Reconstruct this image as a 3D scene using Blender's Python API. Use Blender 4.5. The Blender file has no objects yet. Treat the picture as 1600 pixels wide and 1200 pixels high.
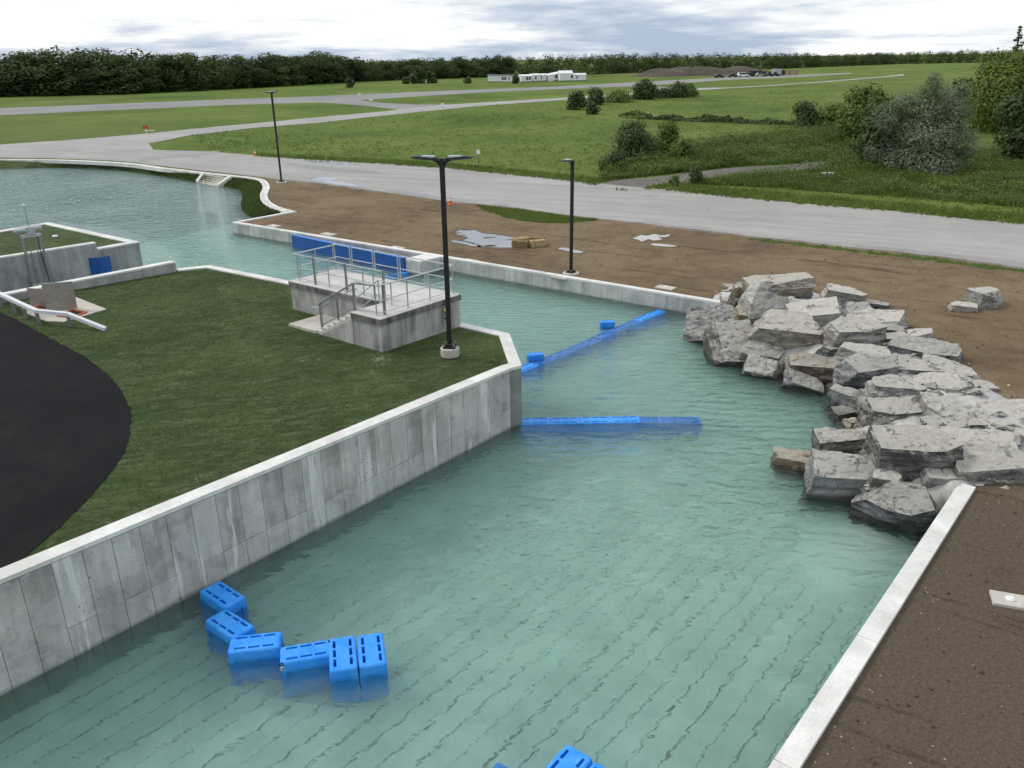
import bpy, bmesh, math, random
import numpy as np
from mathutils import Vector, Matrix, noise
from mathutils.geometry import tessellate_polygon

scene = bpy.context.scene
COL = scene.collection

# ---------------------------------------------------------------- camera, sky, sun, exposure
def axes(th, ph):
    c, s, ct, st = math.cos(ph), math.sin(ph), math.cos(th), math.sin(th)
    right = Vector((c, -s * st, -s * ct))
    down = Vector((-s, -c * st, -c * ct))
    return right, -down
cam_data = bpy.data.cameras.new('camera')
cam = bpy.data.objects.new('camera', cam_data)
COL.objects.link(cam)
R_, U_ = axes(0.37874, 0.014)
B_ = R_.cross(U_)
cam.matrix_world = Matrix(((R_.x, U_.x, B_.x, 0), (R_.y, U_.y, B_.y, 0), (R_.z, U_.z, B_.z, 11.75), (0, 0, 0, 1)))
cam_data.sensor_width = 36.0
cam_data.lens = 36.0 * 1300.0 / 1600.0
cam_data.clip_start = 0.1
cam_data.clip_end = 12000
scene.camera = cam

SUN_EL, SUN_AZ = math.radians(42), math.radians(-68)      # azimuth from +Y towards +X
sdir = Vector((math.sin(SUN_AZ) * math.cos(SUN_EL), math.cos(SUN_AZ) * math.cos(SUN_EL), math.sin(SUN_EL)))
sun_data = bpy.data.lights.new('sun', 'SUN')
sun_data.energy = 1.5
sun_data.angle = math.radians(14)
sun_data.color = (1.0, 0.96, 0.9)
sun = bpy.data.objects.new('sun', sun_data)
COL.objects.link(sun)
sun.rotation_euler = (-sdir).to_track_quat('-Z', 'Y').to_euler()

world = bpy.data.worlds.new('World')
scene.world = world
world.use_nodes = True
nt = world.node_tree
nt.nodes.clear()
def N(t, kind, **kw):
    n = t.nodes.new(kind)
    for k, v in kw.items():
        if k == 'ins':
            for i, x in v.items():
                n.inputs[i].default_value = x
        else:
            setattr(n, k, v)
    return n
def L(t, a, ao, b, bi):
    t.links.new(a.outputs[ao], b.inputs[bi])
out = N(nt, 'ShaderNodeOutputWorld')
bg = N(nt, 'ShaderNodeBackground', ins={'Strength': 0.1})
sky = N(nt, 'ShaderNodeTexSky', sky_type='NISHITA', sun_disc=False, sun_elevation=SUN_EL, sun_rotation=SUN_AZ, air_density=1.0, dust_density=2.0)
tc = N(nt, 'ShaderNodeTexCoord')
sep = N(nt, 'ShaderNodeSeparateXYZ')
L(nt, tc, 'Generated', sep, 0)
zz = N(nt, 'ShaderNodeMath', operation='MAXIMUM', ins={1: 0.0}); L(nt, sep, 'Z', zz, 0)
za = N(nt, 'ShaderNodeMath', operation='ADD', ins={1: 0.11}); L(nt, zz, 0, za, 0)
dx = N(nt, 'ShaderNodeMath', operation='DIVIDE'); L(nt, sep, 'X', dx, 0); L(nt, za, 0, dx, 1)
dy = N(nt, 'ShaderNodeMath', operation='DIVIDE'); L(nt, sep, 'Y', dy, 0); L(nt, za, 0, dy, 1)
cmb = N(nt, 'ShaderNodeCombineXYZ'); L(nt, dx, 0, cmb, 0); L(nt, dy, 0, cmb, 1)
off = N(nt, 'ShaderNodeVectorMath', operation='ADD'); off.inputs[1].default_value = (3.1, 7.3, 2.0)
L(nt, cmb, 0, off, 0)
n1 = N(nt, 'ShaderNodeTexNoise', ins={'Scale': 0.36, 'Detail': 9.0, 'Roughness': 0.58, 'Distortion': 0.25}); L(nt, off, 0, n1, 'Vector')
n2 = N(nt, 'ShaderNodeTexNoise', ins={'Scale': 1.3, 'Detail': 8.0, 'Roughness': 0.62, 'Distortion': 0.15}); L(nt, off, 0, n2, 'Vector')
mx = N(nt, 'ShaderNodeMath', operation='MULTIPLY_ADD', ins={1: 0.45}); L(nt, n2, 'Fac', mx, 0); L(nt, n1, 'Fac', mx, 2)
cr = N(nt, 'ShaderNodeValToRGB')
e = cr.color_ramp.elements
e[0].position = 0.60; e[0].color = (0.40, 0.49, 0.62, 1)
e[1].position = 0.84; e[1].color = (1.06, 1.06, 1.03, 1)
m = cr.color_ramp.elements.new(0.69); m.color = (0.60, 0.67, 0.76, 1)
m = cr.color_ramp.elements.new(0.755); m.color = (0.84, 0.87, 0.89, 1)
L(nt, mx, 0, cr, 0)
cs = N(nt, 'ShaderNodeVectorMath', operation='SCALE', ins={'Scale': 9.5}); L(nt, cr, 0, cs, 0)
mm = N(nt, 'ShaderNodeMix', data_type='RGBA', ins={'Factor': 0.92}); L(nt, sky, 0, mm, 'A'); L(nt, cs, 0, mm, 'B')
L(nt, mm, 'Result', bg, 'Color'); L(nt, bg, 0, out, 0)

scene.view_settings.view_transform = 'Standard'
scene.view_settings.look = 'None'
scene.view_settings.exposure = 0.3
scene.view_settings.gamma = 1.0
scene.view_settings.use_curve_mapping = False
scene.cycles.volume_bounces = 3
scene.cycles.max_bounces = 10
scene.cycles.diffuse_bounces = 3
scene.cycles.glossy_bounces = 4
scene.cycles.transmission_bounces = 6
scene.cycles.transparent_max_bounces = 8
scene.cycles.use_denoising = True

# ---------------------------------------------------------------- helpers
def tag(o, label=None, cat=None, group=None, kind=None):
    if label: o['label'] = label
    if cat: o['category'] = cat
    if group: o['group'] = group
    if kind: o['kind'] = kind
    return o
def empty(name, loc=(0, 0, 0), label=None, cat=None, group=None, rz=0.0):
    o = bpy.data.objects.new(name, None)
    COL.objects.link(o)
    o.location = loc
    o.rotation_euler = (0, 0, rz)
    o.empty_display_size = 0.2
    return tag(o, label, cat, group)
def link(name, me, mat, parent=None, smooth=False):
    if mat is not None and not me.materials:
        me.materials.append(mat)
    if smooth:
        me.polygons.foreach_set('use_smooth', [True] * len(me.polygons))
    o = bpy.data.objects.new(name, me)
    COL.objects.link(o)
    if parent is not None:
        o.parent = parent
        # meshes are written in world coordinates; undo the parent's transform
        o.matrix_parent_inverse = (Matrix.Translation(parent.location) @ parent.rotation_euler.to_matrix().to_4x4()).inverted()
    return o
def put(name, me, mat, parent, loc=(0, 0, 0), rot=(0, 0, 0)):
    """child in the parent's own coordinates"""
    if mat is not None and not me.materials:
        me.materials.append(mat)
    o = bpy.data.objects.new(name, me)
    COL.objects.link(o)
    o.parent = parent
    o.location = loc
    o.rotation_euler = rot
    return o
def copy_tree(o, parent=None):
    c = o.copy()
    COL.objects.link(c)
    c.parent = parent
    for ch in list(o.children):
        copy_tree(ch, c)
    return c
class MB:
    """collects simple solids and becomes one mesh"""
    def __init__(self):
        self.v, self.f = [], []
    def add(self, vs, fs):
        n = len(self.v)
        self.v += [tuple(p) for p in vs]
        self.f += [tuple(i + n for i in q) for q in fs]
        return self
    def box(self, c, s, rz=0.0, m=None):
        x, y, z = s[0] / 2, s[1] / 2, s[2] / 2
        vs = [Vector((a * x, b * y, d * z)) for d in (-1, 1) for b in (-1, 1) for a in (-1, 1)]
        if m is None:
            m = Matrix.Rotation(rz, 3, 'Z')
        vs = [m @ p + Vector(c) for p in vs]
        return self.add(vs, [(0, 2, 3, 1), (4, 5, 7, 6), (0, 1, 5, 4), (2, 6, 7, 3), (0, 4, 6, 2), (1, 3, 7, 5)])
    def prism(self, poly, z0, z1):
        """poly: list of (x, y); z0, z1 numbers or lists"""
        n = len(poly)
        if sum(poly[i][0] * poly[(i + 1) % n][1] - poly[(i + 1) % n][0] * poly[i][1] for i in range(n)) < 0:
            poly = poly[::-1]
            z0 = z0[::-1] if isinstance(z0, list) else z0
            z1 = z1[::-1] if isinstance(z1, list) else z1
        a = z0 if isinstance(z0, list) else [z0] * n
        b = z1 if isinstance(z1, list) else [z1] * n
        vs = [(p[0], p[1], a[i]) for i, p in enumerate(poly)] + [(p[0], p[1], b[i]) for i, p in enumerate(poly)]
        fs = [(i, (i + 1) % n, n + (i + 1) % n, n + i) for i in range(n)]
        if n <= 4:
            fs += [tuple(range(n - 1, -1, -1)), tuple(range(n, 2 * n))]
        else:
            tris = tessellate_polygon([[Vector((p[0], p[1], 0)) for p in poly]])
            for t in tris:
                t = list(t)
                q = [poly[k] for k in t]
                ar = (q[1][0] - q[0][0]) * (q[2][1] - q[0][1]) - (q[2][0] - q[0][0]) * (q[1][1] - q[0][1])
                if ar < 0: t = t[::-1]
                fs.append(tuple(n + k for k in t)); fs.append(tuple(k for k in t[::-1]))
        return self.add(vs, fs)
    def tube(self, path, r, n=8, cap=True):
        path = [Vector(p) for p in path]
        rs = r if isinstance(r, (list, tuple)) else [r] * len(path)
        rings = []
        for i, p in enumerate(path):
            d = (path[min(i + 1, len(path) - 1)] - path[max(i - 1, 0)]).normalized()
            a = d.cross(Vector((0, 0, 1)) if abs(d.z) < 0.95 else Vector((1, 0, 0))).normalized()
            b = d.cross(a)
            rings.append([p + (a * math.cos(t) + b * math.sin(t)) * rs[i] for t in [2 * math.pi * k / n for k in range(n)]])
        vs = [q for rg in rings for q in rg]
        fs = []
        for i in range(len(rings) - 1):
            for k in range(n):
                fs.append((i * n + k, i * n + (k + 1) % n, (i + 1) * n + (k + 1) % n, (i + 1) * n + k))
        if cap:
            fs.append(tuple(range(n - 1, -1, -1)))
            fs.append(tuple((len(rings) - 1) * n + k for k in range(n)))
        return self.add(vs, fs)
    def lathe(self, c, prof, n=20):
        """prof: (r, z) from bottom to top"""
        vs = [(c[0] + r * math.cos(2 * math.pi * k / n), c[1] + r * math.sin(2 * math.pi * k / n), c[2] + z) for r, z in prof for k in range(n)]
        fs = [(i * n + k, i * n + (k + 1) % n, (i + 1) * n + (k + 1) % n, (i + 1) * n + k) for i in range(len(prof) - 1) for k in range(n)]
        fs.append(tuple(range(n - 1, -1, -1)))
        fs.append(tuple((len(prof) - 1) * n + k for k in range(n)))
        return self.add(vs, fs)
    def mesh(self, name='mesh', bevel=0.0):
        me = bpy.data.meshes.new(name)
        me.from_pydata(self.v, [], self.f)
        if bevel > 0:
            bm = bmesh.new(); bm.from_mesh(me)
            es = [ed for ed in bm.edges if len(ed.link_faces) == 2 and ed.calc_face_angle(0) > 0.5]
            bmesh.ops.bevel(bm, geom=es, offset=bevel, segments=1, affect='EDGES', clamp_overlap=True)
            bm.to_mesh(me); bm.free()
        me.update()
        return me
    def build(self, name, mat, parent=None, smooth=False, bevel=0.0):
        return link(name, self.mesh(name, bevel), mat, parent, smooth)
def sheet(name, poly, z, mat, holes=(), parent=None, zf=None):
    """a flat (or zf-shaped) polygon sheet, tessellated"""
    loops = [[Vector((p[0], p[1], 0)) for p in poly]] + [[Vector((p[0], p[1], 0)) for p in h] for h in holes]
    tris = tessellate_polygon(loops)
    pts = [p for lp in loops for p in lp]
    vs = [(p.x, p.y, zf(p.x, p.y) if zf else z) for p in pts]
    fs = []
    for t in tris:
        a, b, c = (pts[i] for i in t)
        if (b - a).cross(c - a).z < 0: t = (t[0], t[2], t[1])
        fs.append(tuple(t))
    me = bpy.data.meshes.new(name)
    me.from_pydata(vs, [], fs)
    me.update()
    return link(name, me, mat, parent)
def smooth_line(pts, k=4, closed=False):
    """Catmull-Rom through 2-D points"""
    n = len(pts)
    out = []
    for i in range(n if closed else n - 1):
        p0, p1, p2, p3 = (pts[(i + j) % n] if closed else pts[min(max(i + j, 0), n - 1)] for j in (-1, 0, 1, 2))
        for s in range(k):
            t = s / k
            out.append(tuple(0.5 * (2 * p1[d] + (p2[d] - p0[d]) * t + (2 * p0[d] - 5 * p1[d] + 4 * p2[d] - p3[d]) * t * t + (3 * p1[d] - p0[d] - 3 * p2[d] + p3[d]) * t ** 3) for d in (0, 1)))
    if not closed: out.append(tuple(pts[-1]))
    return out
def jag(pts, amp, step, seed, closed=False):
    """ragged edge: resample a 2-D line and push points sideways"""
    rnd = random.Random(seed); out = []
    n = len(pts)
    for i in range(n if closed else n - 1):
        a, b = Vector(pts[i]), Vector(pts[(i + 1) % n])
        d = b - a; ln = d.length
        m = max(1, min(60, int(ln / step)))
        nn = Vector((-d.y, d.x)).normalized() if ln > 0 else Vector((0, 0))
        for s in range(m):
            p = a + d * (s / m)
            if s > 0: p = p + nn * rnd.uniform(-amp, amp)
            out.append((p.x, p.y))
    if not closed: out.append(tuple(pts[-1][:2]))
    return out
def quads_mesh(name, V, F=None):
    """V: (n,4,3) array of quads"""
    V = np.asarray(V, dtype=np.float32)
    n = V.shape[0]; k = V.shape[1]
    me = bpy.data.meshes.new(name)
    me.vertices.add(n * k); me.vertices.foreach_set('co', V.reshape(-1))
    me.loops.add(n * k); me.loops.foreach_set('vertex_index', np.arange(n * k, dtype=np.int32))
    me.polygons.add(n)
    me.polygons.foreach_set('loop_start', np.arange(0, n * k, k, dtype=np.int32))
    me.polygons.foreach_set('loop_total', np.full(n, k, dtype=np.int32))
    me.update(calc_edges=True)
    return me

# ---------------------------------------------------------------- materials
def base(name, rough=0.8, spec=0.3):
    m = bpy.data.materials.new(name)
    m.use_nodes = True
    t = m.node_tree
    b = t.nodes['Principled BSDF']
    b.inputs['Roughness'].default_value = rough
    b.inputs['Specular IOR Level'].default_value = spec
    return m, t, b
def plain(name, col, rough=0.6, metal=0.0, spec=0.4):
    m, t, b = base(name, rough, spec)
    b.inputs['Metallic'].default_value = metal
    g = N(t, 'ShaderNodeNewGeometry')
    n = N(t, 'ShaderNodeTexNoise', ins={'Scale': 9.0, 'Detail': 3.0}); L(t, g, 'Position', n, 'Vector')
    r = ramp(t, n, 'Fac', [(0.3, tuple(c * 0.86 for c in col)), (0.7, tuple(min(1, c * 1.08) for c in col))])
    L(t, r, 0, b, 'Base Color')
    return m
def scuffed(name, col, worn, rough):
    m, t, b = base(name, rough, 0.4)
    p = pos(t)
    n = nz(t, p, 2.5, 7.0, 0.7, 0.6)
    r = ramp(t, n, 'Fac', [(0.40, col), (0.62, worn), (0.74, tuple(min(1, c * 1.1 + 0.06) for c in worn))])
    s = nz(t, p, 30.0, 4.0, 0.7)
    k = ramp(t, s, 'Fac', [(0.30, (0.72, 0.72, 0.72)), (0.46, (1, 1, 1))])
    x = mixc(t, None, None, r, k, 'MULTIPLY', 1.0)
    sp = N(t, 'ShaderNodeSeparateXYZ'); L(t, p, 0, sp, 0)
    w = N(t, 'ShaderNodeMath', operation='MULTIPLY_ADD', ins={1: -0.12}); L(t, n, 'Fac', w, 0); L(t, sp, 'Z', w, 2)
    wk = N(t, 'ShaderNodeMapRange', ins={1: 0.03, 2: -0.03, 3: 0.0, 4: 0.12}); L(t, w, 0, wk, 0)
    x = mixc(t, wk, 0, x, (0.03, 0.15, 0.35))
    L(t, x, 'Result', b, 'Base Color')
    rr = N(t, 'ShaderNodeMapRange', ins={1: 0.3, 2: 0.7, 3: rough - 0.12, 4: rough + 0.2}); L(t, s, 'Fac', rr, 0); L(t, rr, 0, b, 'Roughness')
    return m
def ramp(t, src, so, stops):
    r = N(t, 'ShaderNodeValToRGB')
    el = r.color_ramp.elements
    while len(el) < len(stops): el.new(0.5)
    for k, (p, c) in enumerate(stops):
        el[k].position = p
        el[k].color = tuple(c) + (1,) if len(c) == 3 else c
    L(t, src, so, r, 0)
    return r
def pos(t, scale=(1, 1, 1), rot=(0, 0, 0), coord='world'):
    g = N(t, 'ShaderNodeNewGeometry')
    mp = N(t, 'ShaderNodeMapping')
    mp.inputs['Scale'].default_value = scale
    mp.inputs['Rotation'].default_value = rot
    L(t, g, 'Position', mp, 0)
    return mp
def pos2(t, rotz, scale):
    """world position turned about Z first, then stretched"""
    a = pos(t, (1, 1, 1), (0, 0, rotz))
    b = N(t, 'ShaderNodeMapping'); b.inputs['Scale'].default_value = scale
    L(t, a, 0, b, 0)
    return b
def nz(t, vec, scale, detail=4.0, rough=0.55, dist=0.0):
    n = N(t, 'ShaderNodeTexNoise', ins={'Scale': scale, 'Detail': detail, 'Roughness': rough, 'Distortion': dist})
    L(t, vec, 0, n, 'Vector')
    return n
def mixc(t, fac, fo, a, b, mode='MIX', f=None):
    x = N(t, 'ShaderNodeMix', data_type='RGBA', blend_type=mode)
    if fac is not None: L(t, fac, fo, x, 'Factor')
    else: x.inputs['Factor'].default_value = f
    for k, s in (('A', a), ('B', b)):
        if isinstance(s, tuple): x.inputs[k].default_value = s + (1,) if len(s) == 3 else s
        else: L(t, s, 'Result' if s.bl_idname == 'ShaderNodeMix' else 0, x, k)
    return x
def bump(t, b, src, so, strength, dist):
    bp = N(t, 'ShaderNodeBump', ins={'Strength': strength, 'Distance': dist})
    L(t, src, so, bp, 'Height')
    L(t, bp, 0, b, 'Normal')
    return bp
def ground_mat(name, stops, s1, s2, s3, bstr=0.5, bdist=0.05, rough=0.95, extra=None):
    """three noises: broad patches, clumps, grain"""
    m, t, b = base(name, rough, 0.15)
    p = pos(t)
    a = nz(t, p, s1, 4.0, 0.6, 0.4); c = nz(t, p, s2, 5.0, 0.65); g = nz(t, p, s3, 3.0, 0.7)
    s = N(t, 'ShaderNodeMath', operation='MULTIPLY_ADD', ins={1: 0.6}); L(t, c, 'Fac', s, 0); L(t, a, 'Fac', s, 2)
    s2_ = N(t, 'ShaderNodeMath', operation='MULTIPLY_ADD', ins={1: 0.45}); L(t, g, 'Fac', s2_, 0); L(t, s, 0, s2_, 2)
    mr = N(t, 'ShaderNodeMapRange', ins={1: 0.70, 2: 1.36}); L(t, s2_, 0, mr, 0)
    r = ramp(t, mr, 0, stops)
    res = r
    if extra: res = extra(t, p, r)
    L(t, res, 'Result' if res.bl_idname == 'ShaderNodeMix' else 0, b, 'Base Color')
    h = N(t, 'ShaderNodeMath', operation='ADD'); L(t, c, 'Fac', h, 0); L(t, g, 'Fac', h, 1)
    bump(t, b, h, 0, bstr, bdist)
    return m
def grass_extra(col, scale, lo, hi, sc=(1, 1, 1)):
    def f(t, p, r):
        q = pos(t, sc)
        n = nz(t, q, scale, 5.0, 0.65, 0.6)
        k = ramp(t, n, 'Fac', [(lo, (0, 0, 0)), (hi, (1, 1, 1))])
        return mixc(t, k, 0, r, col)
    return f
M = {}
M['field'] = ground_mat('field_grass', [(0.0, (0.050, 0.082, 0.015)), (0.4, (0.093, 0.146, 0.025)), (0.7, (0.132, 0.188, 0.036)), (1.0, (0.21, 0.24, 0.07))], 0.035, 0.4, 4.0, 0.9, 0.25, extra=grass_extra((0.13, 0.15, 0.05), 0.02, 0.55, 0.75, (1, 0.35, 1)))
M['verge'] = ground_mat('verge_grass', [(0.0, (0.035, 0.062, 0.014)), (0.45, (0.065, 0.115, 0.02)), (1.0, (0.12, 0.165, 0.04))], 0.3, 2.0, 12.0, 0.8, 0.08)
def turf_extra(t, p, r):
    q = pos2(t, -0.35, (0.7, 2.2, 1.0))
    n = nz(t, q, 1.5, 9.0, 0.74, 0.9)
    k = ramp(t, n, 'Fac', [(0.47, (0, 0, 0)), (0.64, (0.75, 0.75, 0.75)), (0.74, (1, 1, 1))])
    x = mixc(t, k, 0, r, (0.118, 0.142, 0.072))
    n2 = nz(t, p, 0.55, 4.0, 0.6, 0.5)
    n3 = nz(t, p, 9.0, 5.0, 0.8)
    a = N(t, 'ShaderNodeMath', operation='MULTIPLY_ADD', ins={1: 0.55}); L(t, n3, 'Fac', a, 0); L(t, n2, 'Fac', a, 2)
    k2 = ramp(t, a, 0, [(0.985, (0, 0, 0)), (1.05, (0.7, 0.7, 0.7))])
    return mixc(t, k2, 0, x, (0.30, 0.29, 0.22))
M['turf'] = ground_mat('turf', [(0.0, (0.020, 0.040, 0.013)), (0.5, (0.043, 0.071, 0.022)), (1.0, (0.095, 0.125, 0.048))], 0.35, 3.0, 25.0, 0.9, 0.035, extra=turf_extra)
def dirt_extra(t, p, r):
    # the soil by the pool is darker and damper than the tan fill further out
    q = pos(t)
    sp = N(t, 'ShaderNodeSeparateXYZ'); L(t, q, 0, sp, 0)
    n = nz(t, p, 0.16, 4.0, 0.6, 0.5)
    a = N(t, 'ShaderNodeMath', operation='MULTIPLY_ADD', ins={1: -14.0}); L(t, n, 'Fac', a, 0); L(t, sp, 'Y', a, 2)
    k = N(t, 'ShaderNodeMapRange', ins={1: 21.0, 2: 9.0, 3: 0.0, 4: 1.0}); L(t, a, 0, k, 0)
    x = mixc(t, k, 0, r, (0.105, 0.081, 0.06))
    n2 = nz(t, p, 0.3, 7.0, 0.72, 0.7)
    k2 = ramp(t, n2, 'Fac', [(0.54, (0, 0, 0)), (0.70, (0.6, 0.6, 0.6))])
    x = mixc(t, k2, 0, x, (0.085, 0.064, 0.045))
    st = pos2(t, 0.62, (0.16, 1.5, 1.0))
    n3 = nz(t, st, 0.9, 9.0, 0.75, 0.5)
    k3 = ramp(t, n3, 'Fac', [(0.565, (0, 0, 0)), (0.62, (0.75, 0.75, 0.75))])
    x = mixc(t, k3, 0, x, (0.062, 0.045, 0.032))
    n4 = nz(t, p, 14.0, 3.0, 0.7)
    k4 = ramp(t, n4, 'Fac', [(0.3, (0.72, 0.72, 0.72)), (0.7, (1.2, 1.2, 1.2))])
    return mixc(t, None, None, x, k4, 'MULTIPLY', 1.0)
M['dirt'] = ground_mat('dirt', [(0.0, (0.095, 0.069, 0.043)), (0.45, (0.178, 0.128, 0.076)), (1.0, (0.265, 0.198, 0.12))], 0.12, 1.1, 9.0, 0.8, 0.10, extra=dirt_extra)
def road_extra(t, p, r):
    q = pos2(t, 0.42, (0.07, 1.0, 1.0))
    n = nz(t, q, 0.9, 7.0, 0.6)
    k = ramp(t, n, 'Fac', [(0.45, (0, 0, 0)), (0.75, (0.8, 0.8, 0.8))])
    x = mixc(t, k, 0, r, (0.245, 0.235, 0.23))
    n2 = nz(t, p, 0.35, 9.0, 0.75, 1.2)
    k2 = ramp(t, n2, 'Fac', [(0.635, (0, 0, 0)), (0.655, (0.75, 0.75, 0.75))])
    return mixc(t, k2, 0, x, (0.20, 0.185, 0.17))
M['road'] = ground_mat('road', [(0.0, (0.275, 0.265, 0.258)), (0.5, (0.335, 0.325, 0.316)), (1.0, (0.40, 0.39, 0.378))], 0.1, 0.8, 14.0, 0.25, 0.02, 0.75, road_extra)
M['runway'] = ground_mat('runway', [(0.0, (0.19, 0.187, 0.187)), (0.5, (0.24, 0.236, 0.236)), (1.0, (0.30, 0.295, 0.292))], 0.05, 0.4, 6.0, 0.2, 0.02, 0.85)
M['asphalt'] = ground_mat('asphalt', [(0.0, (0.009, 0.0088, 0.0105)), (0.5, (0.013, 0.0127, 0.015)), (1.0, (0.023, 0.0215, 0.023))], 0.25, 1.4, 40.0, 0.4, 0.014, 0.75)
M['asphalt'].node_tree.nodes['Principled BSDF'].inputs['Specular IOR Level'].default_value = 0.04
M['gravel_path'] = ground_mat('gravel', [(0.0, (0.085, 0.078, 0.07)), (0.5, (0.14, 0.13, 0.118)), (1.0, (0.22, 0.205, 0.185))], 0.3, 2.0, 15.0, 0.5, 0.04)
M['damp'] = ground_mat('damp_soil', [(0.0, (0.085, 0.064, 0.044)), (0.5, (0.118, 0.09, 0.062)), (1.0, (0.16, 0.122, 0.082))], 0.3, 1.5, 10.0, 0.7, 0.06, 0.6)
M['damp_road'] = ground_mat('damp_road', [(0.0, (0.16, 0.155, 0.15)), (0.5, (0.22, 0.212, 0.205)), (1.0, (0.29, 0.28, 0.27))], 0.3, 1.5, 10.0, 0.2, 0.02, 0.35)
M['shoulder'] = ground_mat('shoulder_gravel', [(0.0, (0.12, 0.10, 0.078)), (0.5, (0.20, 0.175, 0.145)), (1.0, (0.30, 0.275, 0.24))], 0.2, 1.2, 10.0, 0.6, 0.05)
M['pale_floor'] = ground_mat('pale_mound_floor', [(0.0, (0.55, 0.56, 0.52)), (0.5, (0.66, 0.67, 0.63)), (1.0, (0.76, 0.77, 0.73))], 0.6, 3.0, 15.0, 0.3, 0.03)
M['mound'] = ground_mat('spoil_soil', [(0.0, (0.06, 0.05, 0.04)), (0.5, (0.095, 0.08, 0.064)), (1.0, (0.15, 0.128, 0.10))], 0.08, 0.5, 4.0, 0.8, 0.3)

def concrete(name, lo, hi, streak=0.6, pits=True, island=False, drips=False, objrand=0.0, wet=False):
    m, t, b = base(name, 0.8, 0.25)
    p = pos(t)
    a = nz(t, p, 0.9, 6.0, 0.65, 0.5)
    v = pos(t, (3.2, 3.2, 0.35)); s = nz(t, v, 1.0, 5.0, 0.6, 0.2)
    f = N(t, 'ShaderNodeMath', operation='MULTIPLY_ADD', ins={1: streak}); L(t, s, 'Fac', f, 0); L(t, a, 'Fac', f, 2)
    lo_in, hi_in = 0.36 + 0.38 * streak, 0.64 + 0.62 * streak
    mr = N(t, 'ShaderNodeMapRange', ins={1: lo_in, 2: hi_in}); L(t, f, 0, mr, 0)
    fac = mr
    if objrand:
        oi = N(t, 'ShaderNodeObjectInfo')
        q = N(t, 'ShaderNodeMath', operation='MULTIPLY_ADD', ins={1: objrand, 2: -objrand / 2}); L(t, oi, 'Random', q, 0)
        q2 = N(t, 'ShaderNodeMath', operation='ADD'); L(t, mr, 0, q2, 0); L(t, q, 0, q2, 1)
        fac = q2
    x = ramp(t, fac, 0, [(0.0, lo), (1.0, hi)])
    g = nz(t, p, 22.0, 3.0, 0.7)
    k = ramp(t, g, 'Fac', [(0.3, (0.86, 0.86, 0.86)), (0.7, (1.06, 1.06, 1.06))])
    x = mixc(t, None, None, x, k, 'MULTIPLY', 1.0)
    if drips:
        dv = pos(t, (1.25, 1.25, 0.10)); dn = nz(t, dv, 1.6, 5.0, 0.62, 0.25)
        kk = ramp(t, dn, 'Fac', [(0.575, (0, 0, 0)), (0.615, (0.9, 0.9, 0.9))])
        x = mixc(t, kk, 0, x, (0.66, 0.665, 0.64))
        pn = nz(t, p, 1.1, 3.0, 0.5, 0.3)
        kp = ramp(t, pn, 'Fac', [(0.57, (0, 0, 0)), (0.60, (0.55, 0.55, 0.55))])
        x = mixc(t, kp, 0, x, (0.50, 0.505, 0.485))
    if pits:
        vo = N(t, 'ShaderNodeTexVoronoi', ins={'Scale': 6.5, 'Randomness': 1.0}); L(t, p, 0, vo, 'Vector')
        md = nz(t, p, 0.9, 3.0, 0.6)
        th = N(t, 'ShaderNodeMath', operation='MULTIPLY_ADD', ins={1: 0.55, 2: -0.20}); L(t, md, 'Fac', th, 0)
        lt = N(t, 'ShaderNodeMath', operation='LESS_THAN'); L(t, vo, 'Distance', lt, 0); L(t, th, 0, lt, 1)
        dk = N(t, 'ShaderNodeMath', operation='MULTIPLY', ins={1: 0.7}); L(t, lt, 0, dk, 0)
        x = mixc(t, dk, 0, x, (0.10, 0.10, 0.10))
    if wet:
        sp = N(t, 'ShaderNodeSeparateXYZ'); L(t, p, 0, sp, 0)
        wn = N(t, 'ShaderNodeMath', operation='MULTIPLY_ADD', ins={1: -0.22}); L(t, a, 'Fac', wn, 0); L(t, sp, 'Z', wn, 2)
        wk = N(t, 'ShaderNodeMapRange', ins={1: 0.0, 2: -0.10, 3: 0.0, 4: 0.6}); L(t, wn, 0, wk, 0)
        x = mixc(t, wk, 0, x, (0.10, 0.11, 0.10))
    L(t, x, 'Result', b, 'Base Color')
    h = N(t, 'ShaderNodeMath', operation='MULTIPLY_ADD', ins={1: 0.4}); L(t, g, 'Fac', h, 0); L(t, a, 'Fac', h, 2)
    bump(t, b, h, 0, 0.35, 0.015)
    return m
M['wall'] = concrete('formed_concrete', (0.27, 0.268, 0.252), (0.60, 0.595, 0.56), 0.75, True, drips=True, objrand=0.5, wet=True)
M['joint'] = concrete('joint_concrete', (0.16, 0.165, 0.16), (0.27, 0.275, 0.265), 0.8, False, wet=True)
M['wall_low'] = concrete('pale_lower_concrete', (0.31, 0.315, 0.30), (0.58, 0.585, 0.56), 0.75, True, drips=True, objrand=0.3, wet=True)
M['wall2'] = concrete('pale_formed_concrete', (0.34, 0.345, 0.335), (0.60, 0.61, 0.585), 0.8, False, objrand=0.5, wet=True)
M['block'] = concrete('platform_concrete', (0.20, 0.20, 0.19), (0.54, 0.53, 0.51), 1.1, True, objrand=0.3)
M['edge'] = concrete('stained_slab_edge', (0.045, 0.045, 0.043), (0.27, 0.265, 0.255), 1.4, True)
M['intake'] = concrete('intake_concrete', (0.22, 0.225, 0.225), (0.43, 0.435, 0.43), 1.0, False, objrand=0.3)
M['coping'] = concrete('trowelled_coping', (0.56, 0.555, 0.53), (0.78, 0.775, 0.745), 0.1, False, objrand=0.25)
M['deck'] = concrete('deck_concrete', (0.47, 0.46, 0.44), (0.60, 0.59, 0.565), 0.1, False)
M['slab'] = concrete('pad_concrete', (0.40, 0.375, 0.33), (0.58, 0.545, 0.49), 0.1, False)
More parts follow.
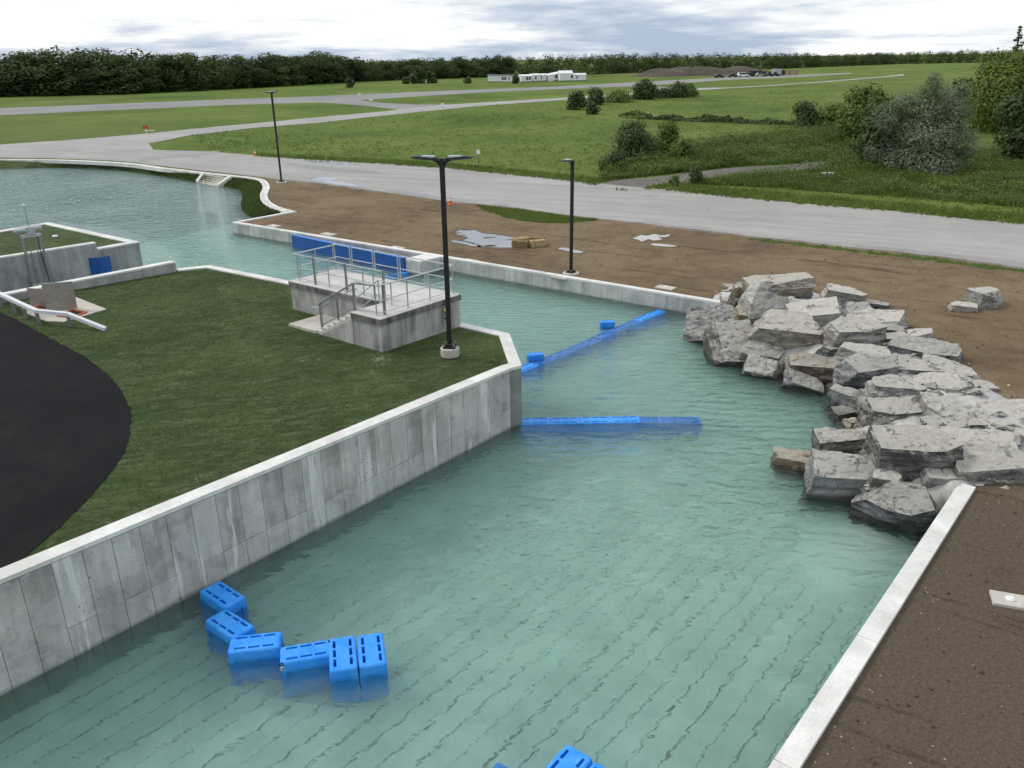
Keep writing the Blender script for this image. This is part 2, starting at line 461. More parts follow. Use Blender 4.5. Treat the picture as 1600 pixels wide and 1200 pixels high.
M['floor'] = concrete('basin_floor', (0.46, 0.50, 0.46), (0.68, 0.70, 0.65), 0.1, False, objrand=0.3)
M['floor_base'] = concrete('basin_screed', (0.07, 0.09, 0.085), (0.12, 0.14, 0.13), 0.1, False)
M['pond_bed'] = concrete('pond_bed', (0.28, 0.29, 0.295), (0.40, 0.41, 0.41), 0.1, False)
M['pond_floor'] = concrete('pond_floor', (0.46, 0.50, 0.46), (0.68, 0.70, 0.66), 0.1, False)

def rock_mat(name, dark, mid, pale, rust=None, top=0.75):
    m, t, b = base(name, 0.85, 0.25)
    p = pos(t)
    a = nz(t, p, 1.3, 8.0, 0.68, 0.4)
    st = pos(t, (0.8, 0.8, 4.5)); s = nz(t, st, 1.6, 7.0, 0.7, 0.5)
    f = N(t, 'ShaderNodeMath', operation='MULTIPLY_ADD', ins={1: 0.8}); L(t, s, 'Fac', f, 0); L(t, a, 'Fac', f, 2)
    oi = N(t, 'ShaderNodeObjectInfo')
    q = N(t, 'ShaderNodeMath', operation='MULTIPLY_ADD', ins={1: 0.30, 2: -0.17}); L(t, oi, 'Random', q, 0)
    f2 = N(t, 'ShaderNodeMath', operation='ADD'); L(t, f, 0, f2, 0); L(t, q, 0, f2, 1)
    mr = N(t, 'ShaderNodeMapRange', ins={1: 0.68, 2: 1.12}); L(t, f2, 0, mr, 0)
    x = ramp(t, mr, 0, [(0.05, dark), (0.45, mid), (0.95, pale)])
    if rust:
        rn = nz(t, p, 1.7, 5.0, 0.6, 0.3)
        k = ramp(t, rn, 'Fac', [(0.47, (0, 0, 0)), (0.62, (0.75, 0.75, 0.75))])
        x = mixc(t, k, 0, x, rust)
    # upward faces mixed paler, broken up by noise
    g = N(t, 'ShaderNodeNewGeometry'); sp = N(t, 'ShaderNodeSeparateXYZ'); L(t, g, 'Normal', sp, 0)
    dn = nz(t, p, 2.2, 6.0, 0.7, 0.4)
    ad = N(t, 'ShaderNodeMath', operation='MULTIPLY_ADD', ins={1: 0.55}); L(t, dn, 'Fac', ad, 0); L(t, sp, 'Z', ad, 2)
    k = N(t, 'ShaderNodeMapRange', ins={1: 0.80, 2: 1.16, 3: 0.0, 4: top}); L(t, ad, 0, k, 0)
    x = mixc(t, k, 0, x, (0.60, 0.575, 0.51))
    # speckles
    sn = nz(t, p, 11.0, 8.0, 0.78)
    k2 = ramp(t, sn, 'Fac', [(0.57, (0, 0, 0)), (0.66, (0.6, 0.6, 0.6))])
    x = mixc(t, k2, 0, x, (0.52, 0.51, 0.49))
    k3 = ramp(t, sn, 'Fac', [(0.27, (0.6, 0.6, 0.6)), (0.36, (0, 0, 0))])
    x = mixc(t, k3, 0, x, tuple(c * 0.55 for c in dark))
    # wet below the splash line
    sz = N(t, 'ShaderNodeSeparateXYZ'); L(t, p, 0, sz, 0)
    wa = N(t, 'ShaderNodeMath', operation='MULTIPLY_ADD', ins={1: -0.5}); L(t, a, 'Fac', wa, 0); L(t, sz, 'Z', wa, 2)
    wk = N(t, 'ShaderNodeMapRange', ins={1: 0.0, 2: -0.12, 3: 0.0, 4: 0.7}); L(t, wa, 0, wk, 0)
    x = mixc(t, wk, 0, x, (0.05, 0.048, 0.04))
    cw = nz(t, p, 2.0, 5.0, 0.6)
    wv = N(t, 'ShaderNodeVectorMath', operation='MULTIPLY_ADD'); L(t, cw, 'Color', wv, 0); wv.inputs[1].default_value = (1.3, 1.3, 1.3); L(t, st, 0, wv, 2)
    vo = N(t, 'ShaderNodeTexVoronoi', feature='DISTANCE_TO_EDGE', ins={'Scale': 0.7}); L(t, wv, 0, vo, 'Vector')
    c0 = N(t, 'ShaderNodeMapRange', ins={1: 0.004, 2: 0.03, 3: 1.0, 4: 0.0}); L(t, vo, 'Distance', c0, 0)
    cm = N(t, 'ShaderNodeMapRange', ins={1: 0.50, 2: 0.62, 3: 0.0, 4: 0.6}); L(t, a, 'Fac', cm, 0)
    ck = N(t, 'ShaderNodeMath', operation='MULTIPLY'); L(t, c0, 0, ck, 0); L(t, cm, 0, ck, 1)
    x = mixc(t, ck, 0, x, tuple(c * 0.45 for c in dark))
    L(t, x, 'Result', b, 'Base Color')
    h = N(t, 'ShaderNodeMath', operation='MULTIPLY_ADD', ins={1: 0.5}); L(t, sn, 'Fac', h, 0); L(t, s, 'Fac', h, 2)
    h2 = N(t, 'ShaderNodeMath', operation='MULTIPLY_ADD', ins={1: -0.7}); L(t, ck, 0, h2, 0); L(t, h, 0, h2, 2)
    bump(t, b, h2, 0, 1.0, 0.16)
    return m
M['rock_grey'] = rock_mat('grey_limestone', (0.095, 0.092, 0.086), (0.30, 0.29, 0.27), (0.50, 0.485, 0.45))
M['rock_dark'] = rock_mat('dark_limestone', (0.06, 0.062, 0.068), (0.185, 0.19, 0.197), (0.38, 0.38, 0.375), top=0.6)
M['rock_tan'] = rock_mat('tan_limestone', (0.13, 0.115, 0.09), (0.27, 0.25, 0.205), (0.43, 0.41, 0.35), (0.22, 0.16, 0.085))
M['rock_rust'] = rock_mat('rusty_limestone', (0.06, 0.05, 0.04), (0.19, 0.155, 0.115), (0.42, 0.38, 0.31), (0.235, 0.14, 0.06), top=0.45)
M['rock_pale'] = rock_mat('pale_limestone', (0.19, 0.185, 0.17), (0.38, 0.365, 0.33), (0.56, 0.54, 0.49), top=0.95)
M['mortar'] = concrete('mortar', (0.32, 0.315, 0.30), (0.56, 0.55, 0.52), 0.2, True)

def leaf_mat(name, stops, trans=0.32, nscale=0.16, isl=0.35, tint=False):
    m, t, b = base(name, 0.6, 0.25)
    g = N(t, 'ShaderNodeNewGeometry')
    p = pos(t)
    n = nz(t, p, nscale, 5.0, 0.65)
    f = N(t, 'ShaderNodeMath', operation='MULTIPLY_ADD', ins={1: isl}); L(t, g, 'Random Per Island', f, 0); L(t, n, 'Fac', f, 2)
    mr = N(t, 'ShaderNodeMapRange', ins={1: 0.30, 2: 0.66 + isl}); L(t, f, 0, mr, 0)
    if tint:
        at = N(t, 'ShaderNodeAttribute', attribute_name='tint')
        ad = N(t, 'ShaderNodeMath', operation='ADD'); L(t, mr, 0, ad, 0); L(t, at, 'Fac', ad, 1); mr = ad
    r = ramp(t, mr, 0, stops)
    L(t, r, 0, b, 'Base Color')
    tr = N(t, 'ShaderNodeBsdfTranslucent'); L(t, r, 0, tr, 'Color')
    ms = N(t, 'ShaderNodeMixShader', ins={0: trans}); L(t, b, 0, ms, 1); L(t, tr, 0, ms, 2)
    L(t, ms, 0, t.nodes['Material Output'], 'Surface')
    return m
M['leaf_forest'] = leaf_mat('forest_leaves', [(0.0, (0.026, 0.045, 0.015)), (0.4, (0.052, 0.084, 0.025)), (0.7, (0.080, 0.118, 0.036)), (1.0, (0.13, 0.165, 0.055))], 0.5, 0.11, 0.22, True)
M['leaf_green'] = leaf_mat('green_leaves', [(0.0, (0.045, 0.08, 0.017)), (0.5, (0.088, 0.145, 0.028)), (1.0, (0.17, 0.23, 0.055))])
M['leaf_dark'] = leaf_mat('dark_leaves', [(0.0, (0.027, 0.050, 0.016)), (0.5, (0.055, 0.09, 0.027)), (1.0, (0.10, 0.145, 0.045))])
M['leaf_silver'] = leaf_mat('silver_leaves', [(0.0, (0.08, 0.112, 0.06)), (0.5, (0.16, 0.20, 0.12)), (1.0, (0.32, 0.36, 0.25))], 0.4, 0.5, 0.14)
M['leaf_lime'] = leaf_mat('lime_leaves', [(0.0, (0.06, 0.095, 0.016)), (0.5, (0.12, 0.17, 0.027)), (1.0, (0.20, 0.25, 0.05))])
M['leaf_grass'] = leaf_mat('grass_blades', [(0.0, (0.075, 0.12, 0.022)), (0.5, (0.12, 0.175, 0.035)), (1.0, (0.20, 0.24, 0.07))], 0.5)
M['bank'] = leaf_mat('bank_grass', [(0.0, (0.045, 0.072, 0.018)), (0.5, (0.075, 0.11, 0.026)), (1.0, (0.12, 0.15, 0.05))])
M['lawn_leaf'] = leaf_mat('lawn_leaves', [(0.0, (0.040, 0.070, 0.023)), (0.5, (0.078, 0.116, 0.042)), (1.0, (0.18, 0.205, 0.105))], 0.3, 0.6, 0.6)
M['bark'] = plain('bark', (0.09, 0.07, 0.05), 0.9)
M['straw'] = plain('straw', (0.44, 0.33, 0.17), 0.9)
M['straw_dark'] = plain('damp_straw', (0.22, 0.155, 0.075), 0.9)
M['galv'] = plain('galvanised_steel', (0.52, 0.54, 0.55), 0.38, 0.85)
M['galv_dull'] = plain('dull_steel', (0.30, 0.31, 0.31), 0.45, 0.7)
M['rail_paint'] = plain('painted_rail', (0.66, 0.68, 0.71), 0.45)
M['pole'] = plain('black_pole', (0.012, 0.012, 0.013), 0.45)
M['lens'] = plain('lamp_lens', (0.62, 0.63, 0.62), 0.3)
M['blue'] = scuffed('blue_float', (0.012, 0.25, 0.84), (0.05, 0.33, 0.86), 0.5)
M['blue_gate'] = plain('blue_gate', (0.012, 0.085, 0.33), 0.45)
M['blue_top'] = plain('blue_gate_top', (0.05, 0.20, 0.62), 0.5)
M['white'] = plain('white_siding', (0.78, 0.79, 0.80), 0.55)
M['roof'] = plain('grey_roof', (0.10, 0.10, 0.105), 0.85)
M['glass'] = plain('dark_glass', (0.02, 0.022, 0.025), 0.12)
M['orange'] = plain('orange_plastic', (0.72, 0.13, 0.03), 0.5)
M['orange_frame'] = plain('orange_frame', (0.50, 0.115, 0.045), 0.6)
M['red'] = plain('red_marker', (0.45, 0.04, 0.03), 0.5)
M['white_band'] = plain('white_band', (0.78, 0.78, 0.76), 0.5)
M['steel_door'] = plain('steel_door', (0.36, 0.345, 0.32), 0.38, 0.6)
M['steel_door_pink'] = plain('steel_door_reflection', (0.34, 0.285, 0.26), 0.5, 0.3)  # reddish reflection painted into the colour of the left door
M['black'] = plain('black_rubber', (0.015, 0.015, 0.015), 0.7)
M['car_dark'] = plain('dark_car_paint', (0.03, 0.032, 0.036), 0.25)
M['car_white'] = plain('white_car_paint', (0.75, 0.76, 0.77), 0.25)
M['car_silver'] = plain('silver_car_paint', (0.38, 0.39, 0.41), 0.25)
M['wood'] = plain('raw_timber', (0.42, 0.31, 0.20), 0.8)
M['wood2'] = plain('weathered_timber', (0.33, 0.25, 0.17), 0.8)
M['sign_green'] = plain('green_post', (0.06, 0.12, 0.06), 0.6)
M['yellow'] = plain('yellow_plastic', (0.75, 0.6, 0.04), 0.5)
M['pebble'] = plain('pebbles', (0.34, 0.32, 0.29), 0.9)
M['clod'] = plain('soil_clods', (0.06, 0.045, 0.033), 0.95)
m, t, b = base('standing_water', 0.03, 0.5)
b.inputs['Base Color'].default_value = (0.10, 0.085, 0.07, 1)
b.inputs['IOR'].default_value = 1.33
b.inputs['Coat Weight'].default_value = 1.0
b.inputs['Coat IOR'].default_value = 1.4
b.inputs['Coat Roughness'].default_value = 0.02
M['puddle'] = m

def water_mat():
    m = bpy.data.materials.new('clear_turquoise_water')
    m.use_nodes = True
    t = m.node_tree
    t.nodes.clear()
    o = N(t, 'ShaderNodeOutputMaterial')
    gl = N(t, 'ShaderNodeBsdfGlass', ins={'Roughness': 0.0, 'IOR': 1.333, 'Color': (1, 1, 1, 1)})
    p1 = pos(t, (0.55, 1.0, 1.0), (0, 0, 0.15)); a = nz(t, p1, 2.3, 3.0, 0.5, 0.6)
    p2 = pos(t, (0.6, 1.0, 1.0), (0, 0, -0.35)); c = nz(t, p2, 5.2, 2.0, 0.5, 0.8)
    p3 = pos(t, (0.8, 1.0, 1.0), (0, 0, 0.5)); d = nz(t, p3, 0.8, 2.0, 0.5, 0.3)
    h = N(t, 'ShaderNodeMath', operation='MULTIPLY_ADD', ins={1: 0.22}); L(t, c, 'Fac', h, 0); L(t, a, 'Fac', h, 2)
    h2 = N(t, 'ShaderNodeMath', operation='MULTIPLY_ADD', ins={1: 0.8}); L(t, d, 'Fac', h2, 0); L(t, h, 0, h2, 2)
    wq = pos2(t, 0.16, (1.0, 1.0, 1.0))
    wt = N(t, 'ShaderNodeTexWave', wave_type='BANDS', bands_direction='Y', wave_profile='SIN', ins={'Scale': 0.62, 'Distortion': 9.0, 'Detail': 3.0, 'Detail Scale': 0.4, 'Detail Roughness': 0.5})
    L(t, wq, 0, wt, 'Vector')
    h3 = N(t, 'ShaderNodeMath', operation='MULTIPLY_ADD', ins={1: 0.11}); L(t, wt, 'Fac', h3, 0); L(t, h2, 0, h3, 2); h2 = h3
    # the breeze roughens open water; the lee of the long wall is calmer
    g = nz(t, pos(t), 0.11, 2.0, 0.5)
    sp = N(t, 'ShaderNodeSeparateXYZ'); L(t, pos(t), 0, sp, 0)
    yy = N(t, 'ShaderNodeMapRange', ins={1: 13.0, 2: 25.0, 3: 0.40, 4: 1.9}); L(t, sp, 'Y', yy, 0)
    y2 = N(t, 'ShaderNodeMapRange', ins={1: 38.0, 2: 60.0, 3: 1.0, 4: 0.5}); L(t, sp, 'Y', y2, 0)
    y3 = N(t, 'ShaderNodeMath', operation='MULTIPLY'); L(t, yy, 0, y3, 0); L(t, y2, 0, y3, 1); yy = y3
    am = N(t, 'ShaderNodeMath', operation='MULTIPLY'); L(t, g, 'Fac', am, 0); L(t, yy, 0, am, 1)
    bp = N(t, 'ShaderNodeBump', ins={'Distance': 0.36})
    L(t, h2, 0, bp, 'Height'); L(t, am, 0, bp, 'Strength')
    L(t, bp, 0, gl, 'Normal')
    L(t, gl, 0, o, 'Surface')
    va = N(t, 'ShaderNodeVolumeAbsorption', ins={'Color': (0.20, 0.88, 0.765, 1), 'Density': 0.28})
    vs = N(t, 'ShaderNodeVolumeScatter', ins={'Color': (0.90, 0.99, 0.98, 1), 'Density': 0.33, 'Anisotropy': 0.2})
    ad = N(t, 'ShaderNodeAddShader'); L(t, va, 0, ad, 0); L(t, vs, 0, ad, 1)
    L(t, ad, 0, o, 'Volume')
    return m
M['water'] = water_mat()

# ---------------------------------------------------------------- ground, basin, roads
GZ = 0.69                                   # level of the fields and of the dirt round the pool
LZ = lambda x, y: 2.42 - 0.0183 * (x + 10.26) - 0.0100 * (y - 13.12)     # the lawn falls gently away
CZ = lambda x, y: LZ(x, y) + 0.05
ROCK_BACK = jag([(12.55, 19.95), (14.4, 20.2), (16.3, 22.0), (16.5, 25.5), (16.5, 29.5), (16.9, 33.5), (16.0, 37.0), (14.3, 40.2), (11.8, 41.0), (10.2, 39.2)], 0.22, 0.7, 77)
FW_A, FW_B = (-19.83, 59.50, 0.80)[:2], (9.43, 37.68, 0.80)[:2]              # channel wall, far end and rock end
RET = (-16.69, 63.50, 0.80)[:2]
CURB = [(-16.80, 63.93), (-18.30, 65.75), (-19.82, 68.60), (-21.04, 72.34), (-22.03, 76.83), (-23.60, 81.06), (-25.38, 83.21), (-27.29, 84.54), (-31.29, 87.33), (-34.29, 89.66), (-37.60, 92.12), (-41.33, 95.30), (-44.76, 97.44), (-50.31, 99.90), (-55.60, 101.46), (-60.66, 102.38), (-67.68, 103.85), (-78.86, 106.52)]
RC_IN0, RC_IN1 = (4.11, 10.33, 0.80)[:2], (11.97, 19.75, 0.80)[:2]
rd = (Vector(RC_IN1) - Vector(RC_IN0)).normalized()
RC_S = Vector(RC_IN0) - rd * 16
rn = Vector((rd.y, -rd.x))
RCW = 0.40
basin = [tuple(RC_S + rn * 0.2), tuple(Vector(RC_IN1) + rn * 0.2)] + ROCK_BACK + [FW_B, FW_A, RET] + smooth_line(CURB[1:], 3) + [(-130, 118), (-130, -30), (-20, -30)]

big = 1500.0
sheet('ground', [(-big, -200), (big, -200), (big, big), (-big, big)], GZ, M['field'], holes=[basin])
tag(bpy.data.objects['ground'], kind='structure')

ROAD_NEAR = [(29.81, 41.83), (27.54, 43.62), (22.56, 47.97), (16.26, 52.02), (9.03, 57.66), (4.50, 60.69), (0.19, 64.54), (-4.96, 67.96), (-10.85, 73.16), (-17.65, 79.15), (-23.50, 83.16), (-27.86, 86.39), (-31.96, 89.29), (-35.04, 91.70), (-38.44, 94.26), (-42.15, 97.27), (-45.66, 99.48), (-51.35, 102.03), (-56.76, 103.65), (-61.93, 104.60), (-69.12, 106.13), (-86.21, 109.94)]
ROAD_FAR = [(37.05, 52.99), (34.30, 55.34), (28.07, 60.66), (20.36, 66.12), (11.40, 73.66), (6.16, 78.07), (0.29, 83.47), (-6.37, 89.10), (-13.69, 93.73), (-21.51, 97.58), (-30.35, 103.12), (-37.41, 108.20), (-45.97, 111.54), (-50.16, 120.32), (-48.46, 132.70), (-42.15, 145.14), (-33.43, 154.57), (-22.18, 173.85), (-6.36, 198.09), (15.43, 220.05), (56.46, 262.11), (84.10, 285.10), (116.13, 316.35), (167.42, 374.23), (177.53, 397.07), (152.27, 361.88), (101.15, 305.59), (72.12, 278.70), (59.82, 277.93), (15.11, 229.79), (-6.76, 211.21), (-14.05, 204.97), (-23.52, 190.39), (-26.05, 183.47), (-36.37, 168.62), (-44.97, 155.18), (-52.56, 144.34), (-57.83, 135.22), (-65.01, 126.55), (-71.51, 121.50), (-88.02, 112.35)]
road_poly = jag(ROAD_NEAR, 0.12, 1.2, 3) + jag(ROAD_FAR[::-1], 0.25, 2.5, 4)
road = sheet('road', road_poly, GZ + 0.024, M['road'])
tag(road, kind='structure')
RW_UP = [(-153.12, 191.43), (-125.59, 216.95), (-79.27, 245.54), (-55.28, 258.99), (-19.36, 285.10), (12.42, 303.30), (51.00, 340.98), (96.69, 385.85), (133.52, 404.65), (166.67, 430.06)]
RW_LO = [(160.38, 413.69), (122.93, 372.24), (88.39, 352.38), (44.91, 299.93), (11.56, 282.11), (-8.48, 267.60), (-39.43, 231.57), (-30.50, 215.78), (-20.95, 206.65), (-14.14, 206.30), (-14.75, 194.09), (-23.25, 188.14), (-33.64, 205.82), (-47.75, 223.00), (-69.85, 215.78), (-109.58, 188.70), (-132.83, 165.44)]
tag(sheet('runway', RW_UP + RW_LO, GZ + 0.016, M['runway']), kind='structure')
tag(sheet('service_link', [(44.91, 299.93), (59.56, 272.96), (56.71, 259.75), (48.25, 269.57), (40.69, 292.91)], GZ + 0.020, M['runway']), kind='structure')
tag(sheet('gravel_track', jag(smooth_line([(7.32, 74.80), (9.75, 78.55), (12.86, 79.51), (16.30, 81.82), (19.94, 84.25), (23.65, 86.33), (28.50, 87.34), (33.39, 90.03), (32.21, 84.89), (27.15, 83.00), (23.61, 81.51), (19.99, 79.23), (16.48, 76.66), (12.68, 74.67), (10.28, 71.60)], 3), 0.25, 1.0, 9), GZ + 0.020, M['gravel_path']), kind='structure')

# dirt apron between the pool and the road
dirt_poly = [tuple(RC_S + rn * 0.25), tuple(Vector(RC_IN1) + rn * 0.25)] + ROCK_BACK + [FW_B, FW_A, RET] + smooth_line(CURB[1:9], 3)[:-1] + [CURB[9]] + ROAD_NEAR[13:4:-1] + ROAD_NEAR[4::-1] + [(90, 30), (60, -25)]
tag(sheet('dirt_ground', dirt_poly, GZ + 0.012, M['dirt']), kind='structure')
strip = jag(smooth_line([(-2.61, 65.64), (-1.29, 64.95), (0.19, 63.98), (2.55, 61.88), (4.46, 60.18), (6.28, 59.05), (4.86, 58.20), (3.36, 57.84), (1.60, 58.44), (-0.06, 60.03), (-1.50, 62.73)], 3, True), 0.22, 0.35, 21, True)
tag(sheet('grass_strip', strip, GZ + 0.022, M['verge']), kind='structure')
strip2 = jag([(29.48, 41.32), (27.22, 43.07), (24.39, 45.59), (21.10, 48.06), (17.42, 50.61), (14.96, 51.72), (14.89, 51.43), (17.51, 49.69), (21.94, 46.53), (24.56, 44.52), (26.88, 42.47), (29.00, 40.58)], 0.40, 0.35, 22, True)
tag(sheet('grass_strip', strip2, GZ + 0.018, M['verge']), kind='structure')

# puddles: each with its own ragged outline
def puddle(name, line, label, seed, amp=0.13, rim='damp'):
    c = Vector((sum(p[0] for p in line) / len(line), sum(p[1] for p in line) / len(line)))
    wet = [tuple(c + (Vector(p) - c) * 1.10 + (Vector(p) - c).normalized() * (2.0 * amp)) for p in line]
    tag(sheet('damp_soil', jag(smooth_line(wet, 4, True), amp * 2.6, 0.35, seed + 5, True), GZ + 0.027, M[rim]), kind='structure')
    o = sheet(name, jag(smooth_line(line, 4, True), amp * 0.9, 0.13, seed, True), GZ + 0.032, M['puddle'])
    rnd = random.Random(seed)
    if amp > 0.12:
        for k in range(9):
            a, b = Vector(rnd.choice(line)), Vector(rnd.choice(line)); p = a.lerp(b, rnd.uniform(.2, .8)); r = rnd.uniform(.10, .34)
            sheet('mud_islet', [(p.x + 2.1 * r * math.cos(t_) * rnd.uniform(.6, 1.2), p.y + r * math.sin(t_) * rnd.uniform(.6, 1.3)) for t_ in [i * math.pi / 6 for i in range(12)]], GZ + 0.036, M['damp'], parent=o)
    return tag(o, label, 'puddle')
puddle('puddle', [(-3.60, 55.17), (-3.22, 56.00), (-2.35, 55.72), (-1.89, 54.84), (-0.91, 54.14), (0.13, 53.26), (1.03, 52.80), (1.32, 51.44), (0.59, 50.38), (-0.27, 50.26), (-1.06, 50.40), (-1.78, 50.90), (-2.37, 51.87), (-2.96, 52.48), (-2.67, 53.25), (-3.29, 54.10)], 'wide pale puddle on the dirt beside the straw bales', 31)
puddle('puddle', [(-3.70, 52.53), (-3.11, 52.30), (-2.48, 51.69), (-1.94, 50.91), (-2.32, 50.75), (-2.99, 51.53), (-3.63, 52.05)], 'thin sliver of water on the dirt just left of the wide puddle', 32, 0.05)
puddle('puddle', [(7.79, 52.35), (8.16, 52.91), (8.44, 53.40), (8.85, 53.17), (9.34, 53.64), (9.77, 53.21), (10.35, 53.47), (9.96, 52.69), (9.46, 52.63), (9.56, 52.03), (9.02, 51.68), (8.73, 52.09), (8.23, 51.45), (8.07, 52.04)], 'small puddle lying on the dirt right of the short lamp post', 33, 0.05)
puddle('puddle', [(8.71, 50.76), (9.40, 50.63), (10.14, 49.94), (9.43, 49.90), (8.72, 50.31)], 'faint sliver of water below the small puddle', 36, 0.05)
for k, (ln, lb) in enumerate([([(-22.69, 96.38), (-21.28, 96.51), (-18.73, 94.46), (-16.33, 92.77), (-17.34, 92.61), (-19.70, 94.00)], 'strip of water along the far road edge by the tall lamp post'),
                              ([(-19.05, 81.72), (-18.23, 83.41), (-16.37, 81.89), (-16.66, 80.19), (-14.64, 78.34), (-13.65, 76.66), (-15.57, 77.63), (-17.49, 79.85)], 'shallow puddle on the road behind the dark brown dirt bank'),
                              ([(2.90, 49.70), (3.23, 50.03), (3.81, 49.46), (4.36, 48.73), (3.89, 48.51), (3.33, 49.14)], 'muddy water trail at the foot of the short lamp post')]):
    puddle('puddle', ln, lb, 40 + k, 0.06, 'damp' if k == 2 else 'damp_road')

# gravelly shoulder between the road and the dirt, and damp stains on the road
sh = jag([(p[0] + 0.25, p[1] - 0.75) for p in ROAD_NEAR[0:11]], 0.35, 0.8, 61) + jag(offs := [(p[0], p[1] + 0.6) for p in ROAD_NEAR[10::-1]], 0.05, 3, 62)
tag(sheet('road_shoulder', sh, GZ + 0.015, M['shoulder']), kind='structure')
for k, ln in enumerate([[(9.54, 58.09), (13.00, 55.55), (16.60, 53.19), (19.79, 50.64), (23.44, 48.26), (26.71, 45.92), (29.37, 43.80), (28.62, 43.13), (26.23, 45.02), (23.00, 47.27), (19.46, 49.74), (16.37, 52.40), (12.81, 54.70), (9.39, 57.16)],
                        [(-10.43, 74.20), (-6.22, 70.66), (-2.90, 68.10), (-2.97, 67.17), (-6.67, 69.71), (-10.52, 73.13)], [(-24.66, 95.56), (-18.66, 90.45), (-12.59, 85.76), (-15.13, 85.55), (-19.60, 88.48), (-23.94, 93.20)],
                        [(-43.24, 102.69), (-40.80, 106.47), (-36.82, 108.85), (-36.43, 105.23), (-39.24, 102.21), (-42.54, 98.21)], [(10.73, 69.18), (11.77, 69.75), (12.23, 68.72), (11.20, 68.16)], [(-1.31, 65.83), (-0.51, 66.06), (0.19, 65.41), (-0.60, 64.90)]]):
    tag(sheet('damp_road', jag(smooth_line(ln, 3, True), 0.16, 0.5, 70 + k, True), GZ + 0.028, M['damp_road']), kind='structure')
# water body and its floor
wb = MB().prism([(-128, -28), (36, -28), (36, 135), (-128, 135)], -2.6, 0.0)
w = wb.build('water', M['water']); tag(w, kind='structure')
floor_o = MB().prism([(-127, -27), (35, -27), (35, 134), (-127, 134)], -2.4, -1.16).build('pool_floor', M['floor_base']); tag(floor_o, kind='structure')
WD = Vector((0.636, 0.772)); WN = Vector((0.772, -0.636))        # along and across the main pool
W0 = Vector((-10.26, 13.12))
pq = [W0 + WD * s_ + WN * n_ for s_, n_ in ((38, 26), (38, 0.012), (-14, 0.012), (-14, -90), (130, -90), (130, 26))]
MB().prism([tuple(p) for p in pq], -1.14, -1.05).build('pond_floor', M['pond_floor'], floor_o)
pb = jag([(-27.15, 53.59), (-25.63, 57.58), (-23.64, 60.15), (-20.67, 64.32), (-19.63, 67.85), (-16.77, 74.12)], 0.7, 1.2, 5) + [(5, 90), (-20, 125), (-125, 125), (-125, 40), (-45, 38)]
MB().prism(pb, -1.10, -1.035).build('pond_bed', M['pond_bed'], floor_o)
plank = MB().box((0, 0, 0), (52.0, 0.482, 0.10)).mesh('plank')
plank.materials.append(M['floor'])
rz = math.atan2(WD.y, WD.x)
for k in range(46):
    c = W0 + WN * (0.26 + 0.515 * k) + WD * 12.0
    o = bpy.data.objects.new('floor_plank', plank); COL.objects.link(o)
    o.parent = floor_o
    rr = random.Random(k)
    o.location = (c.x, c.y, -1.10 + rr.uniform(-0.012, 0.012)); o.rotation_euler = (0, 0, rz + rr.uniform(-0.0012, 0.0012))

# pale mound added on the pool floor for the aqua glow by the boulders
sc_ = Vector((9.10, 18.56, -0.75)[:2]); sv, sf = [], []
for j in range(17):
    for i in range(25):
        u_, v_ = i / 12 - 1, j / 8 - 1
        p = sc_ + WD * (v_ * 3.4 + 0.9) + WN * (u_ * 1.9 - 0.1)
        r_ = math.hypot(u_, v_) + 0.22 * noise.noise(Vector((p.x, p.y, 2)))
        sv.append((p.x, p.y, -1.07 + 0.62 * max(0.0, 1 - r_) ** 1.5 - (0.08 if r_ > 1 else 0)))
for j in range(16):
    for i in range(24):
        a = j * 25 + i; sf.append((a, a + 1, a + 26, a + 25))
me = bpy.data.meshes.new('pale_mound'); me.from_pydata(sv, [], sf); me.update()
link('pale_mound', me, M['pale_floor'], floor_o, True)
# grassy bank that dips under the water along the pond, and its kerb
SHORE = [(-20.16, 65.63), (-21.32, 67.68), (-22.70, 71.12), (-23.81, 75.22), (-25.05, 79.01), (-26.34, 81.50), (-27.96, 83.11), (-29.69, 84.56), (-31.35, 86.05), (-34.47, 88.90), (-37.65, 91.93), (-40.82, 94.59), (-45.06, 97.79), (-50.57, 100.12), (-55.34, 100.64), (-59.45, 99.92), (-64.71, 98.77), (-72.60, 97.39)]
def loft(name, A, B, za, zb, mat, parent=None, rows=4, rough=0.04, seed=1):
    rnd = random.Random(seed); n = len(A); vs = []; fs = []
    for r in range(rows + 1):
        s = r / rows
        for i in range(n):
            vs.append((A[i][0] * (1 - s) + B[i][0] * s, A[i][1] * (1 - s) + B[i][1] * s, za * (1 - s) + zb * s + rnd.uniform(-rough, rough) + 0.12 * math.sin(math.pi * s)))
    for r in range(rows):
        for i in range(n - 1):
            fs.append((r * n + i, r * n + i + 1, (r + 1) * n + i + 1, (r + 1) * n + i))
    me = bpy.data.meshes.new(name); me.from_pydata(vs, [], fs); me.update()
    return link(name, me, mat, parent)
ca, cb = smooth_line(CURB, 6), smooth_line(SHORE, 6)
under = [(b[0] + (b[0] - a[0]) * 0.35, b[1] + (b[1] - a[1]) * 0.35) for a, b in zip(ca, cb)]
bank = loft('pond_bank', ca, cb, 0.68, 0.0, M['turf'], rows=6); tag(bank, kind='structure')
loft('bank_toe', cb, under, 0.0, -1.3, M['turf'], bank, 3)
